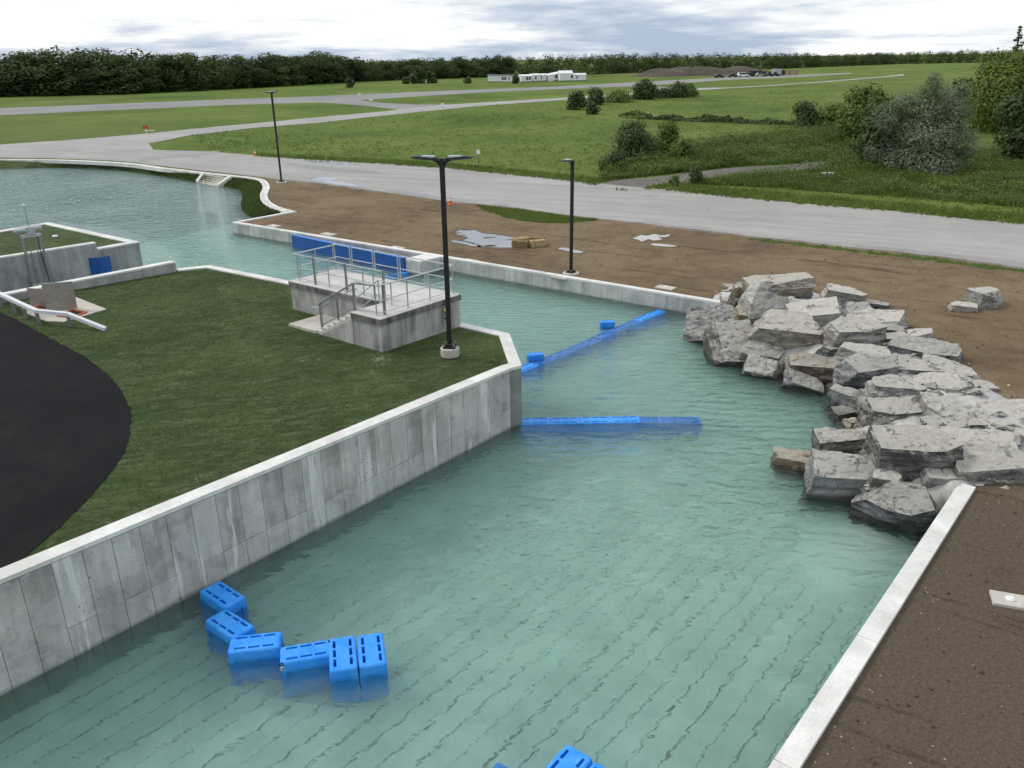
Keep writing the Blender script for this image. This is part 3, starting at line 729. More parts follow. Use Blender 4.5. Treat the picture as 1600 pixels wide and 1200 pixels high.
def ribbon(pts, width, z0, z1, lo=0, hi=None):
    """closed strip of constant width to the left of a 2-D line"""
    n = len(pts); left = []; right = []
    for i in range(n):
        a = Vector(pts[max(i - 1, 0)]); b = Vector(pts[min(i + 1, n - 1)])
        d = (b - a).normalized(); nn = Vector((-d.y, d.x))
        left.append(Vector(pts[i]) + nn * width / 2); right.append(Vector(pts[i]) - nn * width / 2)
    mb = MB(); hi = n - 1 if hi is None else hi
    for i in range(lo, hi):
        q = [left[i], left[i + 1], right[i + 1], right[i]]
        vs = [(p.x, p.y, z) for z in (z0, z1) for p in q]
        fs = [(4, 7, 6, 5), (0, 4, 5, 1), (2, 6, 7, 3)]
        if i == lo: fs.append((0, 3, 7, 4))
        if i == hi - 1: fs.append((1, 5, 6, 2))
        mb.add(vs, fs)
    return mb
kerb_line = smooth_line(CURB, 6)
kerb = empty('pond_kerb', (kerb_line[30][0], kerb_line[30][1], 0.6), 'pale concrete kerb winding round the grassy pond bank', 'kerb')
step_n = 9
for s in range(0, len(kerb_line) - 1, step_n):
    if s < len(kerb_line) - 1:
        ribbon(kerb_line, 0.62, 0.40, 0.765, s, min(s + step_n, len(kerb_line) - 1)).build('kerb_segment', M['coping'], kerb)
# steps down to the pond
SA, SB = Vector((-31.17, 87.00, 0.76)), Vector((-27.51, 84.03, 0.76))
SC, SD = Vector((-31.65, 86.17, 0.05)), Vector((-28.55, 82.82, 0.05))
st = empty('pond_steps', tuple((SA + SB) / 2), 'short flight of pale concrete steps going down to the pond', 'steps')
ns = 5
for k in range(ns):
    t0, t1 = k / ns, (k + 1) / ns
    a0, a1, b0, b1 = SA.lerp(SC, t0), SA.lerp(SC, t1), SB.lerp(SD, t0), SB.lerp(SD, t1)
    MB().prism([a0.xy, a1.xy, b1.xy, b0.xy], -0.6, 0.74 - 0.155 * (k + 0.6)).build('step', M['slab'], st)
for a, b_ in ((SA, SC), (SB, SD)):
    d = (SB - SA).normalized() * 0.22
    q = [(a - d).xy, (b_ - d).xy, (b_ + d).xy, (a + d).xy]
    MB().prism(q, -0.6, [0.86, 0.14, 0.14, 0.86]).build('cheek_wall', M['coping'], st)

# ---------------------------------------------------------------- main lawn, asphalt
Q0 = Vector((-10.26, 13.12)) - Vector((0.636, 0.772)) * 9
Q1, Q2 = Vector((-0.06, 25.50, 0.00)[:2]), Vector((0.32, 25.80, 0.00)[:2])
Q3, Q4 = Vector((-0.08, 29.25, 2.25)[:2]), Vector((-1.88, 30.57, 2.28)[:2])
PB = Vector((-1.858, 30.254)); PU = Vector((-0.7905, 0.6124)); PW = Vector((-0.6418, -0.7669))
CC, CD = Vector((-14.70, 40.07, 2.33)[:2]), Vector((-10.07, 37.00, 2.29)[:2])
CDX = CD + (CD - CC).normalized() * 3.2
WB1, WB0 = Vector((-16.18, 39.18, 2.75)[:2]), Vector((-21.23, 33.64, 2.75)[:2])        # crown line of the near intake wall
wbd = (WB1 - WB0).normalized(); WBL = WB0 - wbd * 14
lawn_poly = [Q0, Q1, Q2, Q3, Q4, PB + PU * 0.1 + PW * 0.3, CDX, CC, WB1 + wbd * 0.1, WBL, (-60, 5)]
lawn_in = [(p[0], p[1]) for p in lawn_poly]
lawn = sheet('lawn', lawn_in, 0, M['turf'], zf=LZ); tag(lawn, kind='structure')
asph = smooth_line([(-27.14, 36.32), (-23.18, 34.05), (-20.33, 31.88), (-18.93, 30.72), (-17.50, 29.40), (-15.95, 27.95), (-14.56, 26.69), (-13.07, 25.06), (-11.88, 23.49), (-10.92, 21.86), (-10.30, 20.34), (-9.95, 19.10), (-9.80, 17.96), (-9.75, 16.78), (-9.77, 15.70), (-9.85, 14.80), (-9.97, 14.15), (-10.18, 13.79)], 4)
asph = jag(asph, 0.035, 0.12, 88)
asph_poly = asph + [(-13.2, 8.6), (-60, 0), (-60, 30)]
ap = sheet('asphalt_pavement', asph_poly, 0, M['asphalt'], zf=lambda x, y: LZ(x, y) + 0.022); tag(ap, kind='structure')

def offset_line(pts, d):
    """2-D polyline moved sideways (left positive) with mitred corners"""
    pts = [Vector(p) for p in pts]; out = []
    for i, p in enumerate(pts):
        ns_ = []
        if i > 0: e_ = (p - pts[i - 1]).normalized(); ns_.append(Vector((-e_.y, e_.x)))
        if i < len(pts) - 1: e_ = (pts[i + 1] - p).normalized(); ns_.append(Vector((-e_.y, e_.x)))
        nn = sum(ns_, Vector((0, 0))) / len(ns_)
        out.append(p + nn * (d / max(0.35, nn.length_squared)))
    return out
def wall_strip(root, line, width, ztop, zbot, mat, name='core'):
    """a solid wall of one width along a line, its top following ztop(x, y)"""
    inner = offset_line(line, width)
    for i in range(len(line) - 1):
        q = [Vector(line[i]), Vector(line[i + 1]), inner[i + 1], inner[i]]
        z1 = [ztop(*p) for p in q]
        MB().prism([tuple(p) for p in q], zbot, z1).build(name, mat, root)
def panels(root, a, b, width, ztop, zsplit, zbot, mat, gap=0.006, thick=0.03, start=0.0, side=-1, jitter=1, low=None):
    """rows of formwork panels standing proud of one wall face"""
    a, b = Vector(a), Vector(b); d = (b - a); ln = d.length; d.normalize()
    nn = Vector((-d.y, d.x)) * side
    rnd = random.Random(int(ln * 100) + jitter)
    s = start
    while s < ln - 0.05:
        e_ = min(s + width, ln)
        p, q = a + d * (s + gap), a + d * (e_ - gap)
        th = thick + rnd.uniform(-0.006, 0.006)
        quad = [tuple(p), tuple(q), tuple(q + nn * th), tuple(p + nn * th)]
        zt = [ztop(*p) - 0.02] * 4
        zt = [ztop(*x) - 0.02 for x in quad]
        zs = list(zsplit)
        bounds = [zbot] + zs + [None]
        for k in range(len(bounds) - 1):
            lo = bounds[k] + (gap if k else 0)
            hi = zt if bounds[k + 1] is None else [bounds[k + 1] + rnd.uniform(-0.01, 0.01)] * 4
            MB().prism(quad, [lo] * 4, hi).build('formwork_panel', low if (low and k == 0 and zs) else mat, root)
        s = e_
    return

# the long wall between lawn and pool
wl = empty('retaining_wall', (Q1.x, Q1.y, 0), 'long grey concrete retaining wall between the lawn and the pool', 'wall')
line = [Q0, Q1, Q2, Q3, Q4]
core = offset_line(line, 0.035)
wall_strip(wl, core, 0.30, lambda x, y: CZ(x, y) - 0.10, -1.3, M['joint'])
panels(wl, Q0 + (Q1 - Q0).normalized() * 0.02, Q1, 0.615, lambda x, y: CZ(x, y) - 0.10, [0.72], -1.2, M['wall'], side=1, start=0.0, low=M['wall_low'])
panels(wl, Q1, Q2, 0.6, lambda x, y: CZ(x, y) - 0.10, [], -1.2, M['joint'], side=1)
panels(wl, Q2, Q3, 0.62, lambda x, y: CZ(x, y) - 0.10, [0.72], -1.2, M['wall'], side=1)
panels(wl, Q3, Q4, 0.62, lambda x, y: CZ(x, y) - 0.10, [0.72], -1.2, M['wall'], side=1)
cop_out = offset_line(line, -0.012)
cl = []
for i in range(len(cop_out) - 1):
    a, b = cop_out[i], cop_out[i + 1]
    cl.append((a, b))
inn = offset_line(line, 0.40)
for i in range(len(line) - 1):
    a, b, c, d = cop_out[i], cop_out[i + 1], inn[i + 1], inn[i]
    n = max(1, int((b - a).length / 3.6))
    for k in range(n):
        s0, s1 = k / n, (k + 1) / n
        g = 0.004
        q = [a.lerp(b, s0), a.lerp(b, s1), d.lerp(c, s1), d.lerp(c, s0)]
        MB().prism([tuple(p) for p in q], [CZ(*p) - 0.10 for p in q], [CZ(*p) for p in q]).build('coping', M['coping'], wl)

# lawn edging along the channel
ed = empty('lawn_edging', (CC.x, CC.y, 2.2), 'white concrete edging of the lawn along the channel', 'edging')
eline = [CDX, CC, WB1 + wbd * 0.2]
wall_strip(ed, offset_line(eline, 0.03), 0.28, lambda x, y: CZ(x, y) - 0.09, -1.2, M['wall2'], 'wall')
eo, ei = offset_line(eline, -0.01), offset_line(eline, 0.42)
for i in range(2):
    q = [eo[i], eo[i + 1], ei[i + 1], ei[i]]
    MB().prism([tuple(p) for p in q], [CZ(*p) - 0.09 for p in q], [CZ(*p) + 0.01 for p in q]).build('coping', M['coping'], ed)

# near intake wall with its end, standing above the lawn
def long_box(name, a, b, side_w, z0, z1, mat, parent, nn):
    q = [a, b, b + nn * side_w, a + nn * side_w]
    return MB().prism([tuple(p) for p in q], z0, z1).build(name, mat, parent)
nb = Vector((wbd.y, -wbd.x))                       # towards the camera side
iw = empty('intake_wall', (WB1.x, WB1.y, 2.2), 'near intake wall, low concrete wall standing in the lawn behind the steel hatch', 'wall')
seg_n = 8; LB = (WB1 - WBL).length / seg_n
for k in range(seg_n):
    a, b = WBL + wbd * (LB * k + 0.006), WBL + wbd * (LB * (k + 1) - 0.006)
    long_box('wall_section', a, b, 0.36, -1.2, 2.68, M['intake'], iw, nb)
    long_box('coping', a - nb * 0.012 - wbd * 0.004, b - nb * 0.012 + wbd * 0.004, 0.384, 2.68, 2.75, M['coping'], iw, nb)
# island across the intake with the far intake wall
IZ = 2.25
I0, I1, I2, I3 = (Vector(p) for p in [(-33.52, 45.23), (-29.02, 52.50), (-20.64, 46.12), (-22.18, 44.34)])
AW1, AW0 = Vector((-22.18, 44.33, 2.60)[:2]), Vector((-25.48, 41.07, 2.60)[:2])
awd = (AW1 - AW0).normalized(); AWL = AW0 - awd * 14; an = Vector((awd.y, -awd.x))
isl = [I0, I1, I2, I3 + an * -0.1, AW1 - an * 0.1, AWL - an * 0.1]
il = sheet('island_lawn', [tuple(p) for p in isl], IZ - 0.05, M['turf']); tag(il, kind='structure')
ie = empty('island_wall', (I2.x, I2.y, 0), 'concrete wall with white coping round the small lawn across the intake', 'wall')
il_line = [I3 + (I3 - I2).normalized() * -0.0, I2, I1, I0]
wall_strip(ie, offset_line(il_line, 0.03), 0.3, lambda x, y: IZ - 0.08, -1.2, M['intake'], 'wall')
io, ii = offset_line(il_line, -0.01), offset_line(il_line, 0.46)
for i in range(3):
    q = [io[i], io[i + 1], ii[i + 1], ii[i]]
    MB().prism([tuple(p) for p in q], IZ - 0.08, IZ).build('coping', M['coping'], ie)
aw = empty('intake_wall', (AW1.x, AW1.y, 0), 'far intake wall carrying the sluice hoist, tall pale concrete', 'wall')
for k in range(6):
    Lk = (AW1 - AWL).length / 6
    a, b = AWL + awd * (Lk * k + 0.006), AWL + awd * (Lk * (k + 1) - 0.006)
    long_box('wall_section', a, b, -0.34, -1.2, 2.53, M['intake'], aw, an)
    long_box('coping', a + an * 0.012, b + an * 0.012, -0.364, 2.53, 2.60, M['coping'], aw, an)
# blue stop panels on the far intake wall
bp0 = Vector((-22.66, 44.12, 1.75)[:2])
bl = empty('stop_panel', (bp0.x, bp0.y, 0), 'dark blue stop panel with a folded face by the far intake wall', 'panel')
pc = AW1 - awd * 0.55 + an * 0.03
for k, (s0, s1, o0, o1) in enumerate([(0.0, 0.42, 0.0, 0.40), (0.42, 1.0, 0.40, 0.30)]):
    a = pc + awd * s0 + an * o0; b = pc + awd * s1 + an * o1
    q = [a, b, b - an * 0.08, a - an * 0.08]
    MB().prism([tuple(p) for p in q], -0.9, 1.85).build('leaf', M['blue_gate'], bl)
# sluice hoist: two rails up the wall, cross beams, gearbox with handwheel stub and stem
hc = AW1 - awd * 3.05 + an * 0.06
hs = empty('sluice_hoist', (hc.x, hc.y, 0), 'grey steel sluice hoist with motor and raised stem on the far intake wall', 'hoist')
for s in (-0.42, 0.42):
    p = hc + awd * s
    MB().box((p.x, p.y, 1.45), (0.11, 0.11, 4.1), math.atan2(awd.y, awd.x)).build('guide_rail', M['galv_dull'], hs)
for z in (0.95, 3.45):
    MB().box((hc.x, hc.y, z), (0.95, 0.14, 0.13), math.atan2(awd.y, awd.x)).build('cross_beam', M['galv'], hs)
for s in (-0.16, 0.16):
    p = hc + awd * s
    MB().tube([(p.x, p.y, -0.4), (p.x, p.y, 3.4)], 0.025).build('lifting_rod', M['galv_dull'], hs)
MB().box((hc.x, hc.y, 3.72), (0.42, 0.36, 0.42), math.atan2(awd.y, awd.x)).build('gearbox', M['galv'], hs, bevel=0.04)
p0, p1 = hc - awd * 0.75, hc + awd * 0.55
MB().tube([(p0.x, p0.y, 3.78), (p0.x + awd.x * .25, p0.y + awd.y * .25, 3.78), (hc.x, hc.y, 3.78), (p1.x, p1.y, 3.84)], [0.10, 0.16, 0.16, 0.13], 12).build('motor', M['galv'], hs)
MB().tube([(hc.x, hc.y, 3.7), (hc.x - 0.02, hc.y, 4.95)], 0.045).build('stem', M['galv'], hs)
MB().lathe((hc.x - 0.02, hc.y, 4.93), [(0.0, 0), (0.08, 0.02), (0.08, 0.10), (0.0, 0.13)], 10).build('stem_cap', M['white_band'], hs)
MB().tube([(hc.x + .3, hc.y, 3.4), (hc.x + .34, hc.y - .05, 2.4), (hc.x + .5, hc.y - .1, 1.2), (hc.x + .42, hc.y - .1, 0.2)], 0.02, 6).build('cable', M['black'], hs)
vb = (-26.38, 48.14, 2.20)
tag(MB().lathe((vb[0], vb[1], 2.17), [(0.16, 0), (0.16, 0.06), (0.12, 0.10)], 14).build('valve_cover', M['white_band']), 'small round white cover on the island lawn by the hoist', 'cover')

# ---------------------------------------------------------------- the channel wall on the dirt side
fa, fb = Vector(FW_A), Vector(FW_B)
fd = (fb - fa).normalized(); fn = Vector((-fd.y, fd.x))          # towards the dirt
fr = empty('channel_wall', (fa.x, fa.y, 0), 'long low concrete wall between the channel and the dirt', 'wall')
fbx = fb + fd * 2.0
long_box('core', fa + fn * 0.03, fbx + fn * 0.03, 0.26, -1.2, 0.70, M['joint'], fr, fn)
panels(fr, fa, fbx, 0.61, lambda x, y: 0.72, [], -1.1, M['wall2'], side=1)
ncop = 10; lc = (fbx - fa).length / ncop
for k in range(ncop):
    a, b = fa + fd * (lc * k + 0.003), fa + fd * (lc * (k + 1) - 0.003)
    long_box('coping', a - fn * 0.012, b - fn * 0.012, 0.36, 0.70, 0.80, M['coping'], fr, fn)
ra = Vector(RET); rdv = (ra - fa).normalized(); rnn = Vector((rdv.y, -rdv.x))
rw = empty('channel_wall', (ra.x, ra.y, 0), 'short concrete return wall between the pond and the dirt corner', 'wall')
a0 = fa + rdv * 0.40
panels(rw, a0 + rnn * 0.28, ra + rnn * 0.28, 0.61, lambda x, y: 0.74, [], -1.0, M['wall2'], side=-1)
long_box('core', a0, ra, 0.28, -1.2, 0.70, M['joint'], rw, rnn)
long_box('coping', a0 - rnn * 0.012, ra - rnn * 0.012 + rdv * 0.4, 0.36, 0.70, 0.80, M['coping'], rw, rnn)

# the pool edge on the right
pr = empty('pool_edge_wall', (RC_IN1[0], RC_IN1[1], 0), 'straight white concrete coping along the right side of the pool', 'wall')
a, b = RC_S, Vector(RC_IN1) + rd * 0.15
long_box('core', a + rn * 0.02, b, 0.34, -1.2, 0.72, M['wall2'], pr, rn)
nseg = 7; lc = (b - a).length / nseg
for k in range(nseg):
    p, q = a + rd * (lc * k + 0.006), a + rd * (lc * (k + 1) - 0.006)
    long_box('coping', p, q, RCW, 0.70, 0.80, M['coping'], pr, rn)

# ---------------------------------------------------------------- viewing platform with railings
ZT = 3.38
def pf(u, w): p = PB + PU * u + PW * w; return (p.x, p.y)
pl = empty('viewing_platform', (*pf(3, 2), 2.25), 'raised concrete viewing platform with steel railings and stairs', 'platform')
def pbox(name, u0, u1, w0, w1, z0, z1, mat):
    return MB().prism([pf(u0, w0), pf(u1, w0), pf(u1, w1), pf(u0, w1)], z0, z1).build(name, mat, pl)
def pslab(name, poly, z0, z1, mat):
    return MB().prism([pf(*p) for p in poly], z0, z1).build(name, mat, pl)
Ldeck = [(0, 0), (6.9, 0), (6.9, 2.5), (1.5, 2.5), (1.5, 4.05), (0, 4.05)]
pslab('deck_slab', Ldeck, ZT - 0.03, ZT, M['deck'])
ins_ = 0.002
pslab('slab_edge', [(0.003, 0.003), (6.897, 0.003), (6.897, 2.497), (1.497, 2.497), (1.497, 4.047), (0.003, 4.047)], ZT - 0.24, ZT - 0.03, M['edge'])
k0 = 0
for u0, u1 in [(0.05, 1.46), ]:
    pass
i_ = 0.05
walls = [(0, 1.35, 4.05 - 0.2 - i_, 4.05 - i_), (1.5, 2.9, 2.25, 2.45), (2.9, 4.9, 2.25, 2.45), (4.9, 6.85, 2.25, 2.45)]
pslab('foundation', [(0.2, 0.15), (6.7, 0.15), (6.7, 2.3), (1.3, 2.3), (1.3, 3.9), (0.2, 3.9)], -1.2, ZT - 0.24, M['joint'])
for u0, u1, w0, w1 in [(0.05, 1.46, 3.88, 4.0), (1.35, 2.95, 2.28, 2.45), (2.95, 4.95, 2.28, 2.45), (4.95, 6.85, 2.28, 2.45), (1.3, 1.46, 2.46, 3.87)]:
    pbox('face_panel', u0 + .004, u1 - .004, w0, w1, 1.6, ZT - 0.24, M['block'])
for w0, w1 in [(0.05, 1.0), (1.0, 1.9), (1.9, 2.85), (2.85, 3.87)]:
    pbox('face_panel', 0.05, 0.18, w0 + .004, w1 - .004, -1.0 if w0 < 0.1 else 1.6, ZT - 0.24, M['block'])
pbox('face_panel', 6.72, 6.85, 0.05, 2.27, 0.0, ZT - 0.24, M['block'])
for u0 in (0.2, 1.8, 3.4, 5.0):
    pbox('face_panel', u0 + .004, u0 + 1.6 - .004, 0.05, 0.14, -1.0, ZT - 0.24, M['block'])
nst = 6
for k in range(nst):
    zt = ZT - 0.03 - (k + 1) * (ZT - 0.03 - 2.29) / (nst + 0.2)
    u0 = 1.5 + k * 0.33
    q = [pf(u0, 2.58), pf(u0 + 0.36, 2.58), pf(u0 + 0.36, 4.0), pf(u0, 4.0)]
    MB().prism(q, zt - 0.36, zt).build('stair_step', M['deck'], pl)
MB().prism([pf(1.46, 3.9), pf(3.46, 3.9), pf(3.46, 4.02), pf(1.46, 4.02)], 1.7, [3.12, 2.10, 2.10, 3.12]).build('stair_cheek', M['block'], pl)
pbox('landing_pad', 3.48, 5.05, 2.47, 4.05, 2.0, 2.31, M['slab'])
def post(root, u, w, z0, z1, r, name='post', mat='galv', sq=False):
    x, y = pf(u, w)
    mb = MB()
    if sq: mb.box((x, y, (z0 + z1) / 2), (2 * r, 2 * r, z1 - z0), math.atan2(PU.y, PU.x))
    else: mb.tube([(x, y, z0), (x, y, z1)], r, 8)
    return mb.build(name, M[mat], root)
def rail(root, pts, r=0.024, name='rail', mat='galv'):
    return MB().tube([(*pf(u, w), z) for u, w, z in pts], r, 8).build(name, M[mat], root)
RH = ZT + 1.07
# five loop frames along the channel side
loops = [(6.95, 5.92), (5.80, 4.58), (4.46, 3.16), (3.04, 1.74), (1.62, 0.30)]
for k, (ua, ub) in enumerate(loops):
    fr_ = empty('rail_frame', (0, 0, 0)); fr_.parent = pl; fr_.matrix_parent_inverse = Matrix.Translation(pl.location).inverted()
    c = 0.07
    rail(fr_, [(ua, .1, ZT - .05), (ua, .1, RH - c), (ua - c * .3, .1, RH - c * .3), (ua - c, .1, RH), (ub + c, .1, RH), (ub + c * .3, .1, RH - c * .3), (ub, .1, RH - c), (ub, .1, ZT - .05)], 0.024, 'loop')
    rail(fr_, [(ua, .1, ZT + .55), (ub, .1, ZT + .55)], 0.02, 'mid_rail')
    rail(fr_, [(ua, .1, ZT + .12), (ub, .1, ZT + .12)], 0.018, 'bottom_rail')
def rail_run(name, pts, post_at, extra_sq=()):
    g = empty(name, (0, 0, 0)); g.parent = pl; g.matrix_parent_inverse = Matrix.Translation(pl.location).inverted()
    for z, r, nm in ((RH, 0.026, 'top_rail'), (ZT + 0.55, 0.02, 'mid_rail'), (ZT + 0.12, 0.018, 'bottom_rail')):
        rail(g, [(u, w, z) for u, w in pts], r, nm)
    for u, w in post_at: post(g, u, w, ZT - 0.04, RH, 0.024)
    for u, w in extra_sq: post(g, u, w, ZT - 0.02, RH + 0.03, 0.034, 'square_post', 'galv_dull', True)
    return g
rail_run('side_railing', [(0.25, 0.14), (0.25, 3.78), (0.42, 3.80), (1.45, 3.80)], [(0.25, 0.17), (0.25, 1.38), (0.25, 2.49), (0.25, 3.55), (0.43, 3.80)], [(0.30, 3.56)])
rail_run('end_railing', [(6.72, 0.14), (6.72, 2.2)], [(6.72, 0.2), (6.72, 1.2), (6.72, 2.0)])
rail_run('front_railing', [(6.72, 2.26), (1.60, 2.26)], [(6.51, 2.26), (4.69, 2.26), (2.75, 2.26), (2.2, 2.26)], [(5.51, 2.26), (3.69, 2.26), (1.66, 2.26)])
sr = empty('stair_railing', (0, 0, 0)); sr.parent = pl; sr.matrix_parent_inverse = Matrix.Translation(pl.location).inverted()
for u, zb in ((3.41, 2.32), (2.45, 2.85), (1.52, 3.36)):
    post(sr, u, 3.80, zb, zb + 1.02, 0.034, 'post', 'galv_dull', True)
rail(sr, [(3.41, 3.80, 3.33), (1.52, 3.80, 4.36), (0.43, 3.80, RH)], 0.034, 'top_rail', 'galv_dull')
rail(sr, [(3.95, 3.72, 2.98), (3.98, 3.72, 3.07), (3.72, 3.72, 3.09), (3.41, 3.72, 3.12), (1.6, 3.72, 4.15), (1.42, 3.72, 4.15)], 0.022, 'hand_rail', 'galv')
rail(sr, [(3.41, 3.80, 2.48), (1.52, 3.80, 3.50)], 0.025, 'bottom_rail', 'galv_dull')
# welded mesh infill of the stair railing
mbm = MB()
for k in range(13):
    s = k / 12
    u = 3.41 - 1.89 * s
    mbm.tube([(*pf(u, 3.80), 2.50 + 1.02 * s), (*pf(u, 3.80), 3.31 + 1.02 * s)], 0.006, 4)
for k in range(8):
    h = 0.1 * k
    mbm.tube([(*pf(3.41, 3.80), 2.55 + h), (*pf(1.52, 3.80), 3.57 + h)], 0.006, 4)
mbm.build('mesh_infill', M['galv_dull'], sr)
rail(sr, [(2.9, 2.62, 3.14), (2.7, 2.62, 3.42), (1.55, 2.62, 4.22), (1.2, 2.62, 4.22), (0.9, 2.62, 4.22)], 0.024, 'hand_rail', 'galv')
rail(sr, [(2.7, 2.62, 2.95), (1.55, 2.62, 3.72), (0.9, 2.62, 3.74)], 0.02, 'mid_rail', 'galv')
post(sr, 1.55, 2.62, ZT - 0.3, 4.22, 0.024); post(sr, 0.92, 2.62, ZT - 0.02, 4.22, 0.024)
# yellow life ring hook / outlet on the channel end of the platform
xo, yo = pf(-0.04, 0.92)
oc = empty('hose_bracket', (xo, yo, 2.85), 'small yellow and black bracket on the platform side behind the lamp post', 'bracket')
MB().box((xo + .03, yo - .03, 2.98), (0.16, 0.12, 0.10), 0.9).build('yellow_cap', M['yellow'], oc, bevel=0.02)
MB().tube([(xo, yo, 2.93), (xo + .05, yo - .05, 2.80), (xo + .03, yo - .03, 2.66), (xo - .04, yo + .02, 2.64)], 0.03, 7).build('hook', M['black'], oc)

# ---------------------------------------------------------------- lamp posts
def lamp_post(x, y, z, h, heads, yaw, label, base_r=0.32, base_h=0.20, r0=0.10, dark=False):
    o = empty('lamp_post', (x, y, z), label, 'lamp post', 'black lamp posts')
    o.rotation_euler = (0, 0, yaw)
    me = MB().lathe((0, 0, 0), [(base_r, -0.1), (base_r, base_h - 0.03), (base_r - 0.03, base_h)], 24).mesh('concrete_base')
    put('concrete_base', me, M['slab'], o)
    me = MB().box((0, 0, base_h + 0.03), (0.42, 0.42, 0.06)).mesh('base_plate'); put('base_plate', me, M['pole'], o)
    me = MB().box((0, 0, base_h + 0.09), (0.28, 0.28, 0.10)).mesh('base_cover', 0.02); put('base_cover', me, M['pole'], o)
    for sx in (-1, 1):
        for sy in (-1, 1):
            me = MB().lathe((sx * 0.16, sy * 0.16, base_h + 0.06), [(0.03, 0), (0.03, 0.07)], 6).mesh('anchor_bolt'); put('anchor_bolt', me, M['galv_dull'], o)
    me = MB().box((0, 0, (base_h + h) / 2), (1.55 * r0, 1.55 * r0, h - base_h)).mesh('pole', 0.02); put('pole', me, M['pole'], o)
    for s in heads:
        a = MB()
        a.tube([(s * 0.05, 0, h - 0.26), (s * 0.13, 0, h - 0.10), (s * 0.28, 0, h - 0.04)], [0.045, 0.05, 0.045], 8)
        put('arm', a.mesh('arm'), M['pole'], o)
        # a shallow tapering head, pale fins near the pole and a dark driver box outside
        hd = MB()
        xs = [0.12, 0.38, 0.80, 0.98]; wd = [0.08, 0.17, 0.19, 0.12]; up = [0.02, 0.04, 0.075, 0.05]; lo = [-0.06, -0.05, -0.01, 0.015]
        vs = []; fs = []
        for i in range(4):
            vs += [(s * xs[i], -wd[i], h + lo[i]), (s * xs[i], wd[i], h + lo[i]), (s * xs[i], wd[i] * .85, h + up[i]), (s * xs[i], -wd[i] * .85, h + up[i])]
        for i in range(3):
            for k in range(4):
                q = (i * 4 + k, i * 4 + (k + 1) % 4, i * 4 + 4 + (k + 1) % 4, i * 4 + 4 + k)
                fs.append(q if s > 0 else q[::-1])
        fs += [(0, 1, 2, 3)[::-1] if s > 0 else (0, 1, 2, 3), (12, 13, 14, 15) if s > 0 else (15, 14, 13, 12)]
        hd.add(vs, fs)
        hdo = put('lamp_head', hd.mesh('lamp_head'), M['pole'], o)
        for k in range(5):
            yk = -0.10 + 0.05 * k
            put('heat_fin', MB().box((s * 0.42, yk, h + 0.055), (0.40, 0.028, 0.045)).mesh('heat_fin'), M['lens'], hdo)
    return o
lamp_post(*(-2.10, 26.80, 2.27)[:2], 2.27, 8.72 - 2.27, (-1, 1), -0.10, 'double headed black lamp post standing on the lawn by the platform')
lamp_post(*(3.25, 43.71, 0.71)[:2], 0.70, 6.63 - 0.7, (-1,), 0.85, 'single headed black lamp post on the dirt near the channel wall', 0.45, 0.06)
lamp_post(*(-21.41, 79.86, 0.71)[:2], 0.70, 8.73 - 0.7, (-1, 1), 1.35, 'farthest black lamp post, at the dirt corner beside the pond kerb', 0.5, 0.08)

# ---------------------------------------------------------------- blue gate along the channel wall
g0, g1 = Vector((-14.43, 54.74, 0.80)[:2]), Vector((-6.21, 47.58, 0.80)[:2])
gd = (g1 - g0).normalized(); gn = Vector((-gd.y, gd.x))
gt = empty('barrier_gate', (g0.x, g0.y, 0), 'long dark blue barrier gate folded against the channel wall', 'gate')
ng = 6; lg = (g1 - g0).length / ng
for k in range(ng):
    a, b = g0 + gd * (lg * k + 0.004), g0 + gd * (lg * (k + 1) - 0.004)
    long_box('gate_panel', a, b, 0.20, -1.0, 0.74, M['blue_gate'], gt, gn)
    long_box('top_flange', a - gn * 0.03, b - gn * 0.03, 0.27, 0.74, 0.79, M['blue_top'], gt, gn)
MB().box((g1.x + gd.x * .12, g1.y + gd.y * .12, -0.05), (0.18, 0.30, 1.75), math.atan2(gd.y, gd.x)).build('end_post', M['blue_gate'], gt)
bt0 = g1 + gd * 0.25
bw = empty('wall_buttress', (bt0.x, bt0.y, 0), 'pale concrete buttress at the right end of the blue gate', 'buttress')
q = [bt0 - gn * 0.05, bt0 + gd * 1.2 - gn * 0.05, bt0 + gd * 1.3 + gn * 1.6, bt0 + gn * 1.6]
proj_ = lambda p: p - fn * max(0.0, (p - fa).dot(fn) + 0.02)
q = [proj_(p) for p in q]
MB().prism([tuple(p) for p in q], -1.1, 0.70).build('body', M['wall2'], bw)
MB().prism([tuple(p) for p in q], 0.70, 0.795).build('cap', M['coping'], bw)

